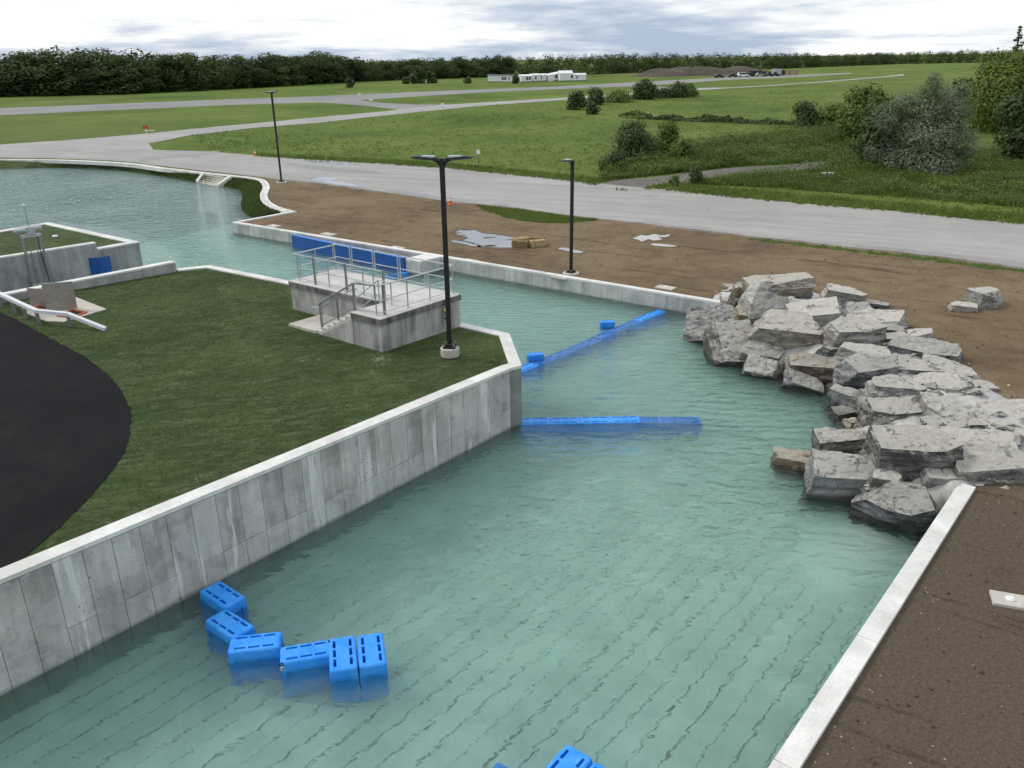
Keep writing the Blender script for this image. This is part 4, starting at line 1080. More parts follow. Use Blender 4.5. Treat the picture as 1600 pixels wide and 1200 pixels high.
# ---------------------------------------------------------------- plastic floats
def float_mesh(Lx=0.475, Ly=0.225, top=0.40, bot=-0.55):
    """hollow moulded float: rounded crown with six slots, ribbed sides with panels and corner posts"""
    xs = [-Lx + .0, -Lx + 0.07, -Lx + 0.30, -Lx + 0.36, -Lx + 0.59, -Lx + 0.65, Lx - 0.07, Lx]
    ys = [-Ly, -Ly + 0.03, -Ly + 0.09, Ly - 0.09, Ly - 0.03, Ly]
    bm = bmesh.new()
    g = [[bm.verts.new((x, y, top)) for y in ys] for x in xs]
    slots = []
    for i in range(len(xs) - 1):
        for j in range(len(ys) - 1):
            f = bm.faces.new((g[i][j], g[i + 1][j], g[i + 1][j + 1], g[i][j + 1]))
            if i in (1, 3, 5) and j in (1, 3): slots.append(f)
    for f in slots:
        r = bmesh.ops.extrude_discrete_faces(bm, faces=[f])
        nf = r['faces'][0]
        bmesh.ops.translate(bm, verts=nf.verts[:], vec=(0, 0, -0.22))
    # crown rounding and skirt
    ring = [g[i][0] for i in range(len(xs))] + [g[-1][j] for j in range(1, len(ys))] + [g[i][-1] for i in range(len(xs) - 2, -1, -1)] + [g[0][j] for j in range(len(ys) - 2, 0, -1)]
    prev = ring
    for off_, dz in ((0.025, -0.007), (0.045, -0.022), (0.056, -0.05), (0.062, -0.19)):
        cur = []
        for v in ring:
            sx = 1 if v.co.x > Lx - 1e-4 else -1 if v.co.x < -Lx + 1e-4 else 0
            sy = 1 if v.co.y > Ly - 1e-4 else -1 if v.co.y < -Ly + 1e-4 else 0
            k = 0.74 if sx and sy else 1.0
            cur.append(bm.verts.new((v.co.x + sx * off_ * k, v.co.y + sy * off_ * k, top + dz)))
        n = len(ring)
        for i in range(n):
            bm.faces.new((prev[i], cur[i], cur[(i + 1) % n], prev[(i + 1) % n]))
        prev = cur
    bmesh.ops.recalc_face_normals(bm, faces=bm.faces[:])
    me = bpy.data.meshes.new('float_shell'); bm.to_mesh(me); bm.free()
    return me
def float_body(Lx=0.475, Ly=0.225, top=0.40, bot=-0.85):
    mb = MB()
    z0, z1 = bot, top - 0.17
    mb.box((0, 0, (z0 + z1) / 2), (2 * Lx + 0.060, 2 * Ly + 0.060, z1 - z0))
    X, Y = Lx + 0.012, Ly + 0.012
    for sx in (-1, 1):
        for sy in (-1, 1):
            mb.box((sx * (X - 0.02), sy * (Y - 0.02), (z0 + z1) / 2), (0.12, 0.12, z1 - z0 + 0.012))
    for sy in (-1, 1): mb.box((0.0, sy * (Y - 0.025), (z0 + z1) / 2), (0.14, 0.10, z1 - z0 + 0.01))
    for sx in (-1, 1): mb.box((sx * (X - 0.025), 0, (z0 + z1) / 2), (0.10, 0.12, z1 - z0 + 0.01))
    return mb.mesh('float_body')
FS, FBm = float_mesh(), float_body()
for me_ in (FS, FBm): me_.materials.append(M['blue'])
def float_box(x, y, z, yaw, label, tilt=(0, 0), group='blue plastic floats', s=1.0):
    o = empty('float_block', (x, y, z), label, 'float', group)
    o.rotation_euler = (tilt[0], tilt[1], yaw)
    o.scale = (s, s, s)
    put('crown', FS, None, o); put('body', FBm, None, o)
    return o
D2R = math.radians
row = [(-6.74, 16.04, -40, 'blue float touching the long wall, first of the curved chain'),
       (-6.25, 15.00, -38, 'second blue float of the chain, next to the one touching the wall'),
       (-5.50, 14.34, 8, 'third blue float of the chain, lying sideways'),
       (-4.36, 14.04, 14, 'fourth blue float of the chain, with a small padlock tag'),
       (-3.58, 13.95, 102.5, 'fifth blue float of the chain, turned endwise beside the padlocked one'),
       (-3.01, 14.07, 102.5, 'blue float at the free end of the chain, farthest from the wall')]
for k, (x, y, a, lb) in enumerate(row):
    o = float_box(x, y, -0.12 - 0.02 * (k % 2), D2R(a), lb, (0.01 * ((k % 3) - 1), 0.012 * ((k % 2) - .5)), 'blue floats chained along the pool')
    if k == 3:
        put('padlock', MB().box((-0.50, -0.27, 0.26), (0.09, 0.05, 0.11)).mesh('padlock', 0.015), M['galv'], o)
        put('shackle', MB().tube([(-0.53, -0.27, 0.31), (-0.53, -0.27, 0.38), (-0.50, -0.27, 0.41), (-0.47, -0.27, 0.38), (-0.47, -0.27, 0.31)], 0.013, 6).mesh('shackle'), M['black'], o)
    if k == 4:
        put('shackle', MB().tube([(0.45, 0.25, 0.30), (0.46, 0.27, 0.38), (0.41, 0.27, 0.42)], 0.02, 6).mesh('shackle'), M['black'], o)
float_box(0.78, 10.82, -0.08, D2R(52), 'blue float cut by the lower picture edge, left one of the joined pair', group='blue floats at the near end of the pool')
float_box(1.24, 10.46, -0.12, D2R(52), 'blue float at the lower picture edge, right one of the joined pair', group='blue floats at the near end of the pool')
float_box(-0.10, 10.86, -0.52, D2R(-38), 'sunken blue float at the lower picture edge, left of the joined pair', group='blue floats at the near end of the pool')
ordn = ['first', 'second', 'third', 'fourth', 'fifth', 'sixth', 'seventh', 'eighth', 'ninth', 'tenth', 'eleventh', 'twelfth']
p0, p1 = Vector((0.25, 26.02)), Vector((6.45, 26.10))
for k in range(6):
    s = (k + 0.5) / 6; p = p0.lerp(p1, s)
    z = -0.375 if k < 4 else (-0.46 if k == 4 else -0.49)
    float_box(p.x, p.y, z, 0.01 + 0.02 * math.sin(k), ordn[k] + ' blue float from the wall corner in the row awash across the pool', (0.0, 0.0 if k < 4 else 0.02), 'blue floats awash across the pool')
p0, p1 = Vector((0.2, 30.9)), Vector((7.35, 38.95))
for k in range(10):
    s = (k + 0.5) / 10; p = p0.lerp(p1, s)
    z = [-0.385, -0.42, -0.50, -0.53, -0.52, -0.47, -0.43, -0.415, -0.385, -0.38][k]
    float_box(p.x, p.y, z, math.atan2(8.05, 7.15), ordn[k] + ' blue float from the lawn in the sunken row across the channel', (0, 0), 'blue floats sunk across the channel')
float_box(0.98, 32.25, 0.0, D2R(12), 'small blue block standing on the sunken row near the lawn', s=0.62)
float_box(4.42, 36.55, 0.0, D2R(6), 'small blue block standing on the sunken row nearer the boulders', s=0.62)
p0, p1 = Vector((-7.04, 46.23, 0.00)[:2]), Vector((-5.08, 48.55, 0.00)[:2])
for k in range(5):
    p = p0.lerp(p1, (k + .5) / 5)
    float_box(p.x, p.y, [-0.44, -0.415, -0.39, -0.38, -0.375][k], math.atan2((p1 - p0).y, (p1 - p0).x), ordn[k] + ' blue float counted from the platform in the row by the buttress', (0, 0), 'blue floats behind the platform')

# ---------------------------------------------------------------- boulders
def rock_mesh(w, d, h, seed, cuts=7, layer=0.05, rough=0.10, lvl=4):
    rnd = random.Random(seed)
    bm = bmesh.new()
    bmesh.ops.create_cube(bm, size=1.0)
    for v in bm.verts:
        v.co = Vector((v.co.x * w * rnd.uniform(0.86, 1.1), v.co.y * d * rnd.uniform(0.86, 1.1), v.co.z * h * rnd.uniform(0.9, 1.08)))
    for k in range(cuts):
        th = rnd.uniform(0, 2 * math.pi)
        n = Vector((math.cos(th), math.sin(th), rnd.choice([-0.6, 0.15, 0.3, 0.9]) * rnd.uniform(0.5, 1.2))).normalized()
        ext = abs(n.x) * w / 2 + abs(n.y) * d / 2 + abs(n.z) * h / 2
        co = n * ext * rnd.uniform(0.60, 0.84)
        r = bmesh.ops.bisect_plane(bm, geom=bm.verts[:] + bm.edges[:] + bm.faces[:], plane_co=co, plane_no=n, clear_outer=True)
        es = [e for e in bm.edges if len(e.link_faces) == 1]
        if es: bmesh.ops.holes_fill(bm, edges=es, sides=0)
    bmesh.ops.triangulate(bm, faces=bm.faces[:])
    for _ in range(lvl):
        longest = [e for e in bm.edges if e.calc_length() > 0.13]
        if not longest: break
        bmesh.ops.subdivide_edges(bm, edges=longest, cuts=1)
        bmesh.ops.triangulate(bm, faces=[f for f in bm.faces if len(f.verts) > 3])
    bm.normal_update()
    so = Vector((seed * 3.7, seed * 1.3, seed * 7.1))
    mv = {}
    for v in bm.verts:
        p = v.co + so
        a = noise.fractal(p * 0.9, 1.0, 2.0, 3) * rough * 0.45
        fine = noise.fractal(p * 4.5, 1.0, 2.0, 4) * 0.034 - max(0.0, 0.07 - abs(noise.noise(p * 1.9))) * 0.45
        # broken beds: on the flanks some layers stand out, others are knocked back, with sharp steps
        hz_ = (v.co.z + 0.10 * v.co.x + 0.10 * noise.noise(p * 0.9)) * 4.5
        st = noise.noise(Vector((seed * 2.1, math.floor(hz_) * 0.73, math.floor(noise.noise(p * 0.8) * 2.5)))) * layer * 2.6
        flank = max(0.0, 1.0 - abs(v.normal.z) * 1.4)
        side = Vector((v.normal.x, v.normal.y, 0))
        mv[v] = v.normal * (a + fine) + side * st * flank
    for v, dv in mv.items(): v.co += dv
    bmesh.ops.recalc_face_normals(bm, faces=bm.faces[:])
    me = bpy.data.meshes.new('boulder'); bm.to_mesh(me); bm.free()
    return me
def boulder(top, w, d, h, mat, label, seed, yaw=0.0, tx=0.0, ty=0.0, cuts=7, layer=0.05, rough=0.08, group='boulders of the rock bank'):
    """top: where the middle of its upper side is"""
    rt = random.Random(seed * 7)
    if group.startswith('boulders of'):
        d *= 0.80; h *= 1.12; tx += rt.uniform(0.0, 0.22); ty += rt.uniform(-0.16, 0.16); yaw += rt.uniform(-0.25, 0.25)
    if seed in (6, 7, 9, 10, 12, 27, 35, 36, 39, 40, 41, 47, 11, 25): h = max(h, top[2] + 1.15) if tx < 0.4 else h
    o = link('boulder', rock_mesh(w, d, h, seed, cuts, layer, rough), M[mat])
    m = Matrix.Rotation(yaw, 3, 'Z') @ Matrix.Rotation(tx, 3, 'X') @ Matrix.Rotation(ty, 3, 'Y')
    c = Vector(top) - m @ Vector((0, 0, h / 2))
    o.location = c; o.rotation_euler = m.to_euler()
    return tag(o, label, 'boulder', group)
B = boulder
B((11.69, 35.48, 2.40), 3.0, 1.9, 0.55, 'rock_tan', 'broad flat slab lying on the very top of the rock bank', 1, 0.1, 0.0, 0.04, 5)
B((10.54, 36.04, 1.95), 1.5, 1.2, 1.3, 'rock_tan', 'tan block under the left end of the topmost slab', 2, 0.2, 0.1)
B((11.11, 34.36, 1.80), 2.3, 2.0, 0.8, 'rock_grey', 'big grey block leaning forward below the topmost slab', 3, 0.15, 0.85, 0.20, 4, 0.02)
B((10.24, 34.22, 1.40), 1.5, 1.2, 1.2, 'rock_tan', 'tan wedge tucked beneath the leaning grey block', 4, 0.3, 0.45, 0.2, 6, 0.02)
B((10.48, 36.85, 1.10), 1.5, 1.0, 0.6, 'rock_pale', 'small pale slab on the dirt at the end of the channel wall', 5, -0.1)
B((8.53, 34.45, 0.75), 2.3, 2.5, 1.0, 'rock_dark', 'blue grey slab sloping into the water next to the channel wall', 6, -0.3, 0.55, -0.22, 5, 0.02, 0.06)
B((9.01, 31.80, 0.85), 2.0, 2.6, 1.1, 'rock_grey', 'light grey slab sloping into the water, second from the channel wall', 7, 0.25, 0.6, 0.1, 5, 0.02, 0.07)
B((11.22, 31.73, 1.65), 3.2, 2.0, 1.5, 'rock_tan', 'long block with a flat white top and brown stained front', 8, -0.22, 0.05, 0.05, 5, 0.03, 0.06)
B((10.08, 31.18, 0.75), 1.9, 1.2, 1.0, 'rock_grey', 'grey slab leaning at the water below the long brown block', 9, -0.3, 0.5, 0.25, 6)
B((9.69, 30.04, 0.42), 2.0, 1.1, 0.9, 'rock_grey', 'low grey rock at the waterline below the leaning slab', 10, -0.45, 0.35, 0.2, 6)
B((11.37, 29.17, 0.95), 1.9, 1.1, 1.0, 'rock_rust', 'rust coloured layered rock under the long brown block', 11, -0.15, 0.2, 0.08, 6, 0.09)
B((10.80, 28.55, 0.38), 1.5, 0.9, 0.8, 'rock_dark', 'dark wet rock at the waterline below the rusty rock', 12, -0.35, 0.2, 0.1)
B((12.72, 33.20, 1.75), 2.4, 2.0, 1.0, 'rock_pale', 'wide white slab behind the long brown block', 13, 0.0, 0.12, 0.03, 5, 0.03)
B((15.31, 37.09, 1.45), 2.3, 1.3, 0.75, 'rock_pale', 'pale slab with a dark front at the back of the bank', 14, -0.1, 0.0, 0.06)
B((15.08, 34.53, 1.35), 1.3, 1.0, 0.7, 'rock_dark', 'small dark rock set in white mortar at the back', 15, -0.1, 0.25, 0.1)
B((16.54, 36.75, 0.95), 2.2, 0.8, 0.4, 'rock_dark', 'thin dark slab pointing onto the dirt at the back', 16, -0.25, 0.0, 0.05)
B((15.53, 33.69, 1.20), 2.6, 1.6, 0.7, 'rock_pale', 'pale ledge between the white slab and the dirt', 17, -0.5, 0.05, 0.05)
B((13.22, 30.75, 1.85), 2.4, 1.6, 1.3, 'rock_grey', 'rounded layered block right of the long brown block', 18, 0.05, 0.1, -0.03, 8, 0.09, 0.1)
B((15.11, 31.73, 1.35), 1.6, 1.0, 0.5, 'rock_dark', 'thin blue grey slab behind the rounded layered block', 19, -0.2)
B((15.03, 31.21, 1.20), 1.5, 1.0, 0.7, 'rock_tan', 'brownish rock behind the rounded layered block', 20, -0.3)
B((16.20, 32.16, 0.98), 1.7, 1.0, 0.5, 'rock_pale', 'pale stone at the dirt edge above the big bedded slab', 21, -0.45)
B((13.37, 29.38, 1.30), 2.3, 1.3, 0.75, 'rock_pale', 'flat cream slab below the rounded layered block', 22, 0.0, 0.05, 0.03, 6, 0.06)
B((15.81, 29.72, 1.25), 3.2, 1.5, 0.95, 'rock_dark', 'big bedded blue grey slab reaching out over the dirt', 23, -0.32, 0.1, 0.10, 6, 0.09)
B((16.02, 28.16, 0.95), 2.0, 1.3, 0.5, 'rock_grey', 'flat grey slab below the tip of the big bedded slab', 24, -0.45, 0.05, 0.10, 5)
B((12.54, 27.62, 1.35), 2.2, 1.5, 1.7, 'rock_dark', 'tall dark faced block standing over the small cove', 25, -0.35, 0.12, 0.08, 6)
B((14.26, 27.96, 1.20), 1.9, 1.3, 0.8, 'rock_grey', 'grey ledge between the dark faced block and the bedded slab', 26, -0.35, 0.0, 0.05)
B((11.88, 26.72, 0.65), 1.6, 1.0, 1.1, 'rock_dark', 'dark rock at the waterline below the dark faced block', 27, -0.5, 0.1, 0.05)
B((12.25, 26.15, 0.95), 0.8, 0.9, 1.2, 'rock_grey', 'narrow upright rock in the corner of the cove', 28, 0.2, 0.1)
B((12.81, 25.57, 1.45), 1.9, 1.5, 1.2, 'rock_grey', 'rounded grey block above the cove corner', 29, -0.1, 0.15, 0.0, 9, 0.07, 0.1)
B((12.20, 24.18, 1.20), 2.1, 1.2, 1.0, 'rock_grey', 'overhanging layered ledge at the head of the cove', 30, 0.05, 0.08, -0.04, 7, 0.10)
B((14.67, 26.50, 1.15), 1.9, 1.4, 0.7, 'rock_pale', 'smooth pale slab at the dirt edge in the middle of the bank', 31, -0.3, 0.0, 0.05)
B((15.51, 25.93, 0.92), 0.7, 0.5, 0.25, 'rock_pale', 'small white stone at the dirt edge by the smooth pale slab', 32, 0.1, cuts=4)
B((14.07, 23.93, 1.15), 2.4, 1.6, 0.8, 'rock_pale', 'large flat pale slab below the small white stone', 33, -0.35, 0.05, 0.07, 6)
B((14.70, 22.74, 0.98), 2.1, 1.5, 0.6, 'rock_pale', 'cream slab at the right picture edge', 34, -0.4, 0.0, 0.06)
B((11.32, 24.96, 0.40), 1.1, 0.6, 0.7, 'rock_rust', 'low wet rusty rock at the head of the cove', 35, 0.3)
B((10.15, 22.55, 0.95), 1.9, 1.3, 1.1, 'rock_grey', 'square grey block on the point between cove and pool', 36, -0.1, 0.08, 0.05, 5)
B((11.41, 20.96, 1.62), 2.6, 1.8, 1.7, 'rock_grey', 'largest grey block on the point, flat topped with layered front', 37, 0.05, 0.10, 0.0, 6, 0.06)
B((13.19, 20.42, 1.25), 2.6, 1.5, 1.0, 'rock_grey', 'blue grey topped slab with a dark layered edge at the right end', 38, -0.2, 0.06, -0.03, 6, 0.08)
B((8.70, 22.48, 0.30), 1.7, 1.0, 0.6, 'rock_rust', 'pointed tan rock lying low in the water', 39, -0.35, 0.12, -0.15, 9, 0.05, 0.12)
B((9.46, 20.73, 0.85), 2.2, 1.5, 1.3, 'rock_dark', 'dark fronted block above the pointed tan rock', 40, -0.45, 0.16, 0.05, 6, 0.07)
B((10.08, 19.17, 0.80), 2.1, 1.4, 1.3, 'rock_dark', 'rough dark block nearest the camera beside the pool coping', 41, -0.30, 0.18, 0.03, 7, 0.07)
B((10.50, 20.90, 1.35), 0.7, 0.6, 1.3, 'rock_grey', 'small pointed rock wedged before the largest grey block', 42, 0.4, 0.3, 0.0, 10)
B((11.70, 20.22, 0.98), 1.5, 0.9, 0.9, 'rock_grey', 'low rough block behind the end of the pool coping', 43, -0.1, 0.15, 0.0, 7)
B((13.09, 20.34, 0.90), 1.9, 1.1, 0.7, 'rock_grey', 'grey footing rock under the layered slab at the right end', 44, 0.1)
B((13.43, 36.63, 1.60), 0.6, 0.4, 0.35, 'rock_dark', 'little dark stone right under the topmost slab', 45, 0.1)
B((10.15, 20.07, 0.95), 1.0, 0.7, 0.8, 'rock_pale', 'small cream rock between the two dark blocks', 46, 0.2)
B((11.46, 26.15, 0.20), 1.0, 0.7, 0.6, 'rock_dark', 'small black rock awash inside the cove', 47, 0.2)
B((10.98, 30.43, 0.55), 0.9, 0.6, 0.7, 'rock_grey', 'small grey rock left of the rusty rock', 48, 0.1)
B((12.24, 30.23, 1.10), 0.7, 0.6, 0.9, 'rock_dark', 'dark upright rock at the right end of the long brown block', 49, 0.2)
B((21.69, 36.78, 1.38), 1.35, 1.1, 0.75, 'rock_grey', 'square grey boulder standing alone on the dirt', 50, 0.25, 0.0, 0.02, 3, 0.01, 0.04, 'boulders lying on the dirt')
B((20.39, 36.04, 0.98), 1.3, 0.7, 0.36, 'rock_pale', 'low broken stone lying against the lone square boulder', 51, -0.15, 0.05, 0.08, 8, 0.03, 0.08, 'boulders lying on the dirt')
B((15.94, 24.32, 0.95), 2.2, 1.6, 0.5, 'rock_pale', 'flat cream slab at the right edge above the other cream slab', 52, -0.5, 0.0, 0.03)
B((13.66, 21.98, 1.08), 2.2, 1.5, 0.6, 'rock_pale', 'broad pale slab between the largest grey block and the cream slab', 53, -0.3, 0.03, 0.04)
B((13.34, 23.33, 1.10), 1.6, 1.3, 0.6, 'rock_grey', 'layered grey slab right above the largest grey block', 54, 0.2, 0.05, 0.0, 6, 0.08)
B((13.40, 25.07, 1.12), 1.3, 1.2, 0.6, 'rock_pale', 'pale stone above the layered ledge of the cove', 55, -0.2)
B((16.34, 26.77, 0.85), 0.9, 0.7, 0.3, 'rock_grey', 'flat grey stone at the dirt edge left of the small white stone', 56, -0.3)
# mortar bed that fills the gaps behind and between the boulders
mv, mf = [], []
nx, ny = 70, 130
x0, x1, y0, y1 = 7.5, 18.2, 18.4, 42.2
def inside(p, poly):
    r = False; n = len(poly)
    for i in range(n):
        a, b = poly[i], poly[(i + 1) % n]
        if (a[1] > p[1]) != (b[1] > p[1]) and p[0] < (b[0] - a[0]) * (p[1] - a[1]) / (b[1] - a[1]) + a[0]: r = not r
    return r
bed_front = [(9.11, 37.60), (9.09, 33.21), (10.17, 30.86), (11.32, 29.76), (12.18, 27.51), (11.97, 25.83), (10.27, 24.13), (9.59, 21.75), (10.23, 19.71), (10.87, 19.19)]
bed = ROCK_BACK + bed_front
def edge_o(p, poly):
    best = 9
    for i in range(len(poly) - 1):
        a, b = Vector(poly[i]), Vector(poly[i + 1])
        q = Vector(p); d = b - a; s = max(0, min(1, (q - a).dot(d) / max(1e-6, d.length_squared)))
        best = min(best, (q - a - d * s).length)
    return best
idx = {}
for j in range(ny + 1):
    for i in range(nx + 1):
        x = x0 + (x1 - x0) * i / nx; y = y0 + (y1 - y0) * j / ny
        nzv = 0.13 * noise.noise(Vector((x * .9, y * .9, 1))) + 0.07 * noise.noise(Vector((x * 3, y * 3, 4)))
        db = edge_o((x, y), ROCK_BACK)
        if inside((x, y), bed):
            e_ = edge_o((x, y), bed_front)
            z = min(0.0 + 0.95 * min(1, e_ / 1.3), 0.74 + 0.30 * min(1.0, db / 2.0)) + nzv
        elif db < 1.0: z = 0.72 - 0.35 * db + nzv * 0.8
        else: z = -1.2
        mv.append((x, y, z))
for j in range(ny):
    for i in range(nx):
        a = j * (nx + 1) + i
        mf.append((a, a + 1, a + nx + 2, a + nx + 1))
me = bpy.data.meshes.new('mortar_bed'); me.from_pydata(mv, [], mf); me.update()
mo = link('mortar_bed', me, M['mortar'], None, True)
tag(mo, 'pale grey mortar filling the gaps between the boulders', 'mortar')

# broken stone lying in the joints of the bank
rngr = np.random.default_rng(17); RV = []
for k in range(1700):
    i = rngr.integers(len(mv)); x, y, z = mv[i]
    if z < -0.2: continue
    x += rngr.uniform(-.08, .08); y += rngr.uniform(-.08, .08); s = 0.04 + 0.26 * rngr.random() ** 3
    c8 = rngr.normal(size=(6, 3)) * .22 + np.array([[1, 0, 0], [-1, 0, 0], [0, 1, 0], [0, -1, 0], [0, 0, .75], [0, 0, -.6]])
    q8 = c8 * s * np.array([1.2, .9, .8]) + np.array([x, y, z + .3 * s])
    for t_ in ((0, 2, 4), (2, 1, 4), (1, 3, 4), (3, 0, 4)): RV.append(q8[list(t_)])
tag(link('rubble', quads_mesh('rubble', np.array(RV)), M['rock_grey']), 'broken stone and chips in the joints of the rock bank', 'rubble', kind='stuff')

# ---------------------------------------------------------------- hatch, guard rail and pads on the lawn
h0 = Vector((-17.81, 31.98, 2.45)[:2])
ht = empty('pump_hatch', (h0.x, h0.y, 2.3), 'concrete pad with two raised steel hatch doors and orange frames', 'hatch')
pad = [(-19.86, 32.29), (-19.62, 33.86), (-18.33, 34.09), (-16.28, 32.29), (-17.16, 30.62), (-17.90, 30.74)]
MB().prism(pad, 2.1, 2.40).build('pad', M['slab'], ht)
def frame(name, c4, parent, wd=0.10):
    c4 = [Vector(p) for p in c4]; cen = sum(c4, Vector((0, 0))) / 4
    for i in range(4):
        a, b = c4[i], c4[(i + 1) % 4]
        ai, bi = a.lerp(cen, 0.16), b.lerp(cen, 0.16)
        MB().prism([tuple(a), tuple(b), tuple(bi), tuple(ai)], 2.40, 2.46).build(name, M['orange_frame'], parent)
    MB().prism([tuple(p.lerp(cen, 0.16)) for p in c4], 2.39, 2.404).build('opening', M['black'], parent)
frame('hatch_frame', [(-17.77, 31.29), (-17.03, 31.00), (-16.77, 31.76), (-17.57, 32.15)], ht)
frame('hatch_frame', [(-19.32, 32.51), (-18.70, 32.12), (-18.57, 32.56), (-19.09, 32.87)], ht)
def door(a, b, top, th, mat, name='hatch_door'):
    a, b = Vector(a), Vector(b); d = (b - a).normalized(); n_ = Vector((-d.y, d.x)) * th
    q = [tuple(a), tuple(b), tuple(b + n_), tuple(a + n_)]
    o = MB().prism(q, 2.40, top).build(name, mat, ht)
    return o
d1 = door((-18.49, 32.00, 2.40)[:2], (-17.48, 32.40, 2.40)[:2], 2.40 + 1.12, 0.06, M['steel_door'])
MB().box((*Vector((-18.69, 32.64, 2.40)[:2]), 3.15), (0.16, 0.12, 0.22), 0.2).build('latch', M['white_band'], d1)
d2 = door((-19.62, 32.87, 2.40)[:2], (-18.85, 32.65, 2.40)[:2], 2.40 + 0.75, 0.06, M['steel_door_pink'])
gr = empty('guard_rail', (-18.00, 30.37, 2.40), 'low pale metal guard rail that bends down to the lawn at its end', 'guard rail')
RB = [(-24.50, 36.24, 2.40), (-20.72, 32.74, 2.40), (-19.73, 31.88, 2.40), (-18.83, 31.07, 2.40), (-17.97, 30.37, 2.40), (-16.63, 30.05, 2.38), (-15.09, 29.58, 2.36)]
tops = [2.93, 2.93, 2.92, 2.92, 2.92, 2.88, 2.42]
for k in range(6):
    x, y, z = RB[k]
    if k not in (): MB().box((x, y, (2.2 + tops[k] - .08) / 2), (0.13, 0.11, tops[k] - .08 - 2.2), 0.6).build('post', M['galv_dull'], gr)
rl = [(p[0], p[1], tz) for p, tz in zip(RB, tops)]
rl = [rl[0], rl[4], rl[5], rl[6]]
for k in range(3):
    a, b = Vector(rl[k]), Vector(rl[k + 1])
    d = (b - a).normalized(); sd = Vector((d.y, -d.x, 0)).normalized(); up = sd.cross(d)
    if up.z < 0: up = -up
    vs = []
    for p in (a, b):
        vs += [p - sd * .08 - up * .07, p + sd * .08 - up * .07, p + sd * .08 + up * .05, p - sd * .08 + up * .05]
    MB().add(vs, [(0, 1, 2, 3), (7, 6, 5, 4), (0, 4, 5, 1), (1, 5, 6, 2), (2, 6, 7, 3), (3, 7, 4, 0)]).build('rail_beam', M['rail_paint'], gr)

# concrete pads set in the dirt
def pad_at(px, sx, sy, yaw, label, fit=False):
    o = empty('ground_pad', (px[0], px[1], 0.7), label, 'pad', 'square concrete pads in the dirt'); o.rotation_euler = (0, 0, yaw)
    put('slab', MB().box((0, 0, 0.02), (sx, sy, 0.10)).mesh('slab', 0.01), M['slab'], o)
    put('fitting', MB().lathe((0, 0, 0.07), [(0.10, 0), (0.10, 0.02), (0.06, 0.05)], 12).mesh('fitting'), M['white_band'], o)
    return o
fy = math.atan2(fd.y, fd.x)
pad_at((7.75, 40.42, 0.72), 0.95, 0.6, fy, 'small concrete pad in the dirt closest to the boulders')
pad_at((2.65, 42.88, 0.72), 0.95, 0.6, fy, 'small concrete pad beside the foot of the short lamp post')
pad_at((-2.32, 46.81, 0.72), 0.95, 0.6, fy, 'small concrete pad behind the channel wall below the wide puddle')
pad_at((-6.94, 50.46, 0.72), 0.95, 0.6, fy, 'small concrete pad behind the right part of the blue gate')
pad_at((-12.04, 54.97, 0.72), 1.1, 0.6, fy, 'small concrete pad behind the left part of the blue gate')
pad_at((-16.47, 58.14, 0.72), 0.95, 0.6, fy, 'small concrete pad near the dirt corner by the return wall')
pad_at((10.58, 14.76, 0.72), 0.72, 0.5, -0.35, 'concrete pad with a round white fitting on the near dark soil')

# ---------------------------------------------------------------- small things by the road
def cone(px, label, h=0.75):
    o = empty('traffic_cone', (px[0], px[1], GZ + 0.02), label, 'traffic cone', 'orange traffic cones')
    put('base', MB().box((0, 0, 0.025), (0.40, 0.40, 0.05)).mesh('base', 0.01), M['orange'], o)
    put('body', MB().lathe((0, 0, 0.05), [(0.16, 0), (0.03, h - 0.07), (0.025, h - 0.05)], 16).mesh('body'), M['orange'], o)
    for z0, z1 in ((0.30, 0.42), (0.50, 0.60)):
        r = lambda z: 0.16 - 0.13 * z / (h - 0.07) + 0.004
        put('reflective_band', MB().lathe((0, 0, 0.05), [(r(z0), z0), (r(z1), z1)], 16).mesh('band'), M['white_band'], o)
    return o
cone((-4.64, 66.05, 0.71), 'orange and white cone at the near road edge behind the lawn lamp post')
cone((-30.30, 102.69, 0.71), 'orange cone at the far road edge left of the farthest lamp post')
rm = (-56.76, 136.05, 0.71)
mk = empty('runway_marker', (rm[0], rm[1], GZ), 'red and white marker post on the taxiway grass tip', 'marker')
put('post', MB().tube([(0, 0, 0), (0, 0, 0.9)], 0.04, 8).mesh('post'), M['white_band'], mk)
put('red_board', MB().box((0, 0, 1.0), (0.85, 0.06, 0.55)).mesh('red_board', 0.01), M['red'], mk)
put('cross_bar', MB().box((0.55, 0.02, 0.5), (1.6, 0.08, 0.10)).mesh('cross_bar'), M['white_band'], mk)
sp = (-3.13, 88.15, 0.71)
sg = empty('road_sign', (sp[0], sp[1], GZ), 'small white sign plate on a thin green post beyond the road', 'sign')
put('post', MB().box((0, 0, 0.9), (0.06, 0.05, 1.8)).mesh('post'), M['sign_green'], sg)
put('plate', MB().box((0, -0.04, 1.65), (0.34, 0.02, 0.42)).mesh('plate'), M['white_band'], sg)
for k, (px, lb) in enumerate([((-41.37, 245.44, 0.71), 'tiny grey marker sign at the runway edge, left of the taxiway link'), ((-33.30, 213.51, 0.71), 'tiny grey marker sign in the taxiway link grass tip'), ((-14.11, 189.23, 0.71), 'tiny white marker sign beside the taxiway below the link')]):
    o = empty('marker_sign', (px[0], px[1], GZ), lb, 'sign', 'runway marker signs')
    put('post', MB().box((0, 0, 0.4), (0.08, 0.06, 0.8)).mesh('post'), M['galv_dull'], o)
    put('plate', MB().box((0, -0.05, 0.95), (0.7, 0.04, 0.5)).mesh('plate'), M['white_band'], o)
rp = (29.41, 78.34, 0.75)
o = link('white_stone', rock_mesh(1.0, 0.6, 0.45, 77, 6, 0.01, 0.05, 2), M['rock_pale']); o.location = (rp[0], rp[1], 0.9); tag(o, 'white stone lying in the weeds before the silver tree', 'stone')

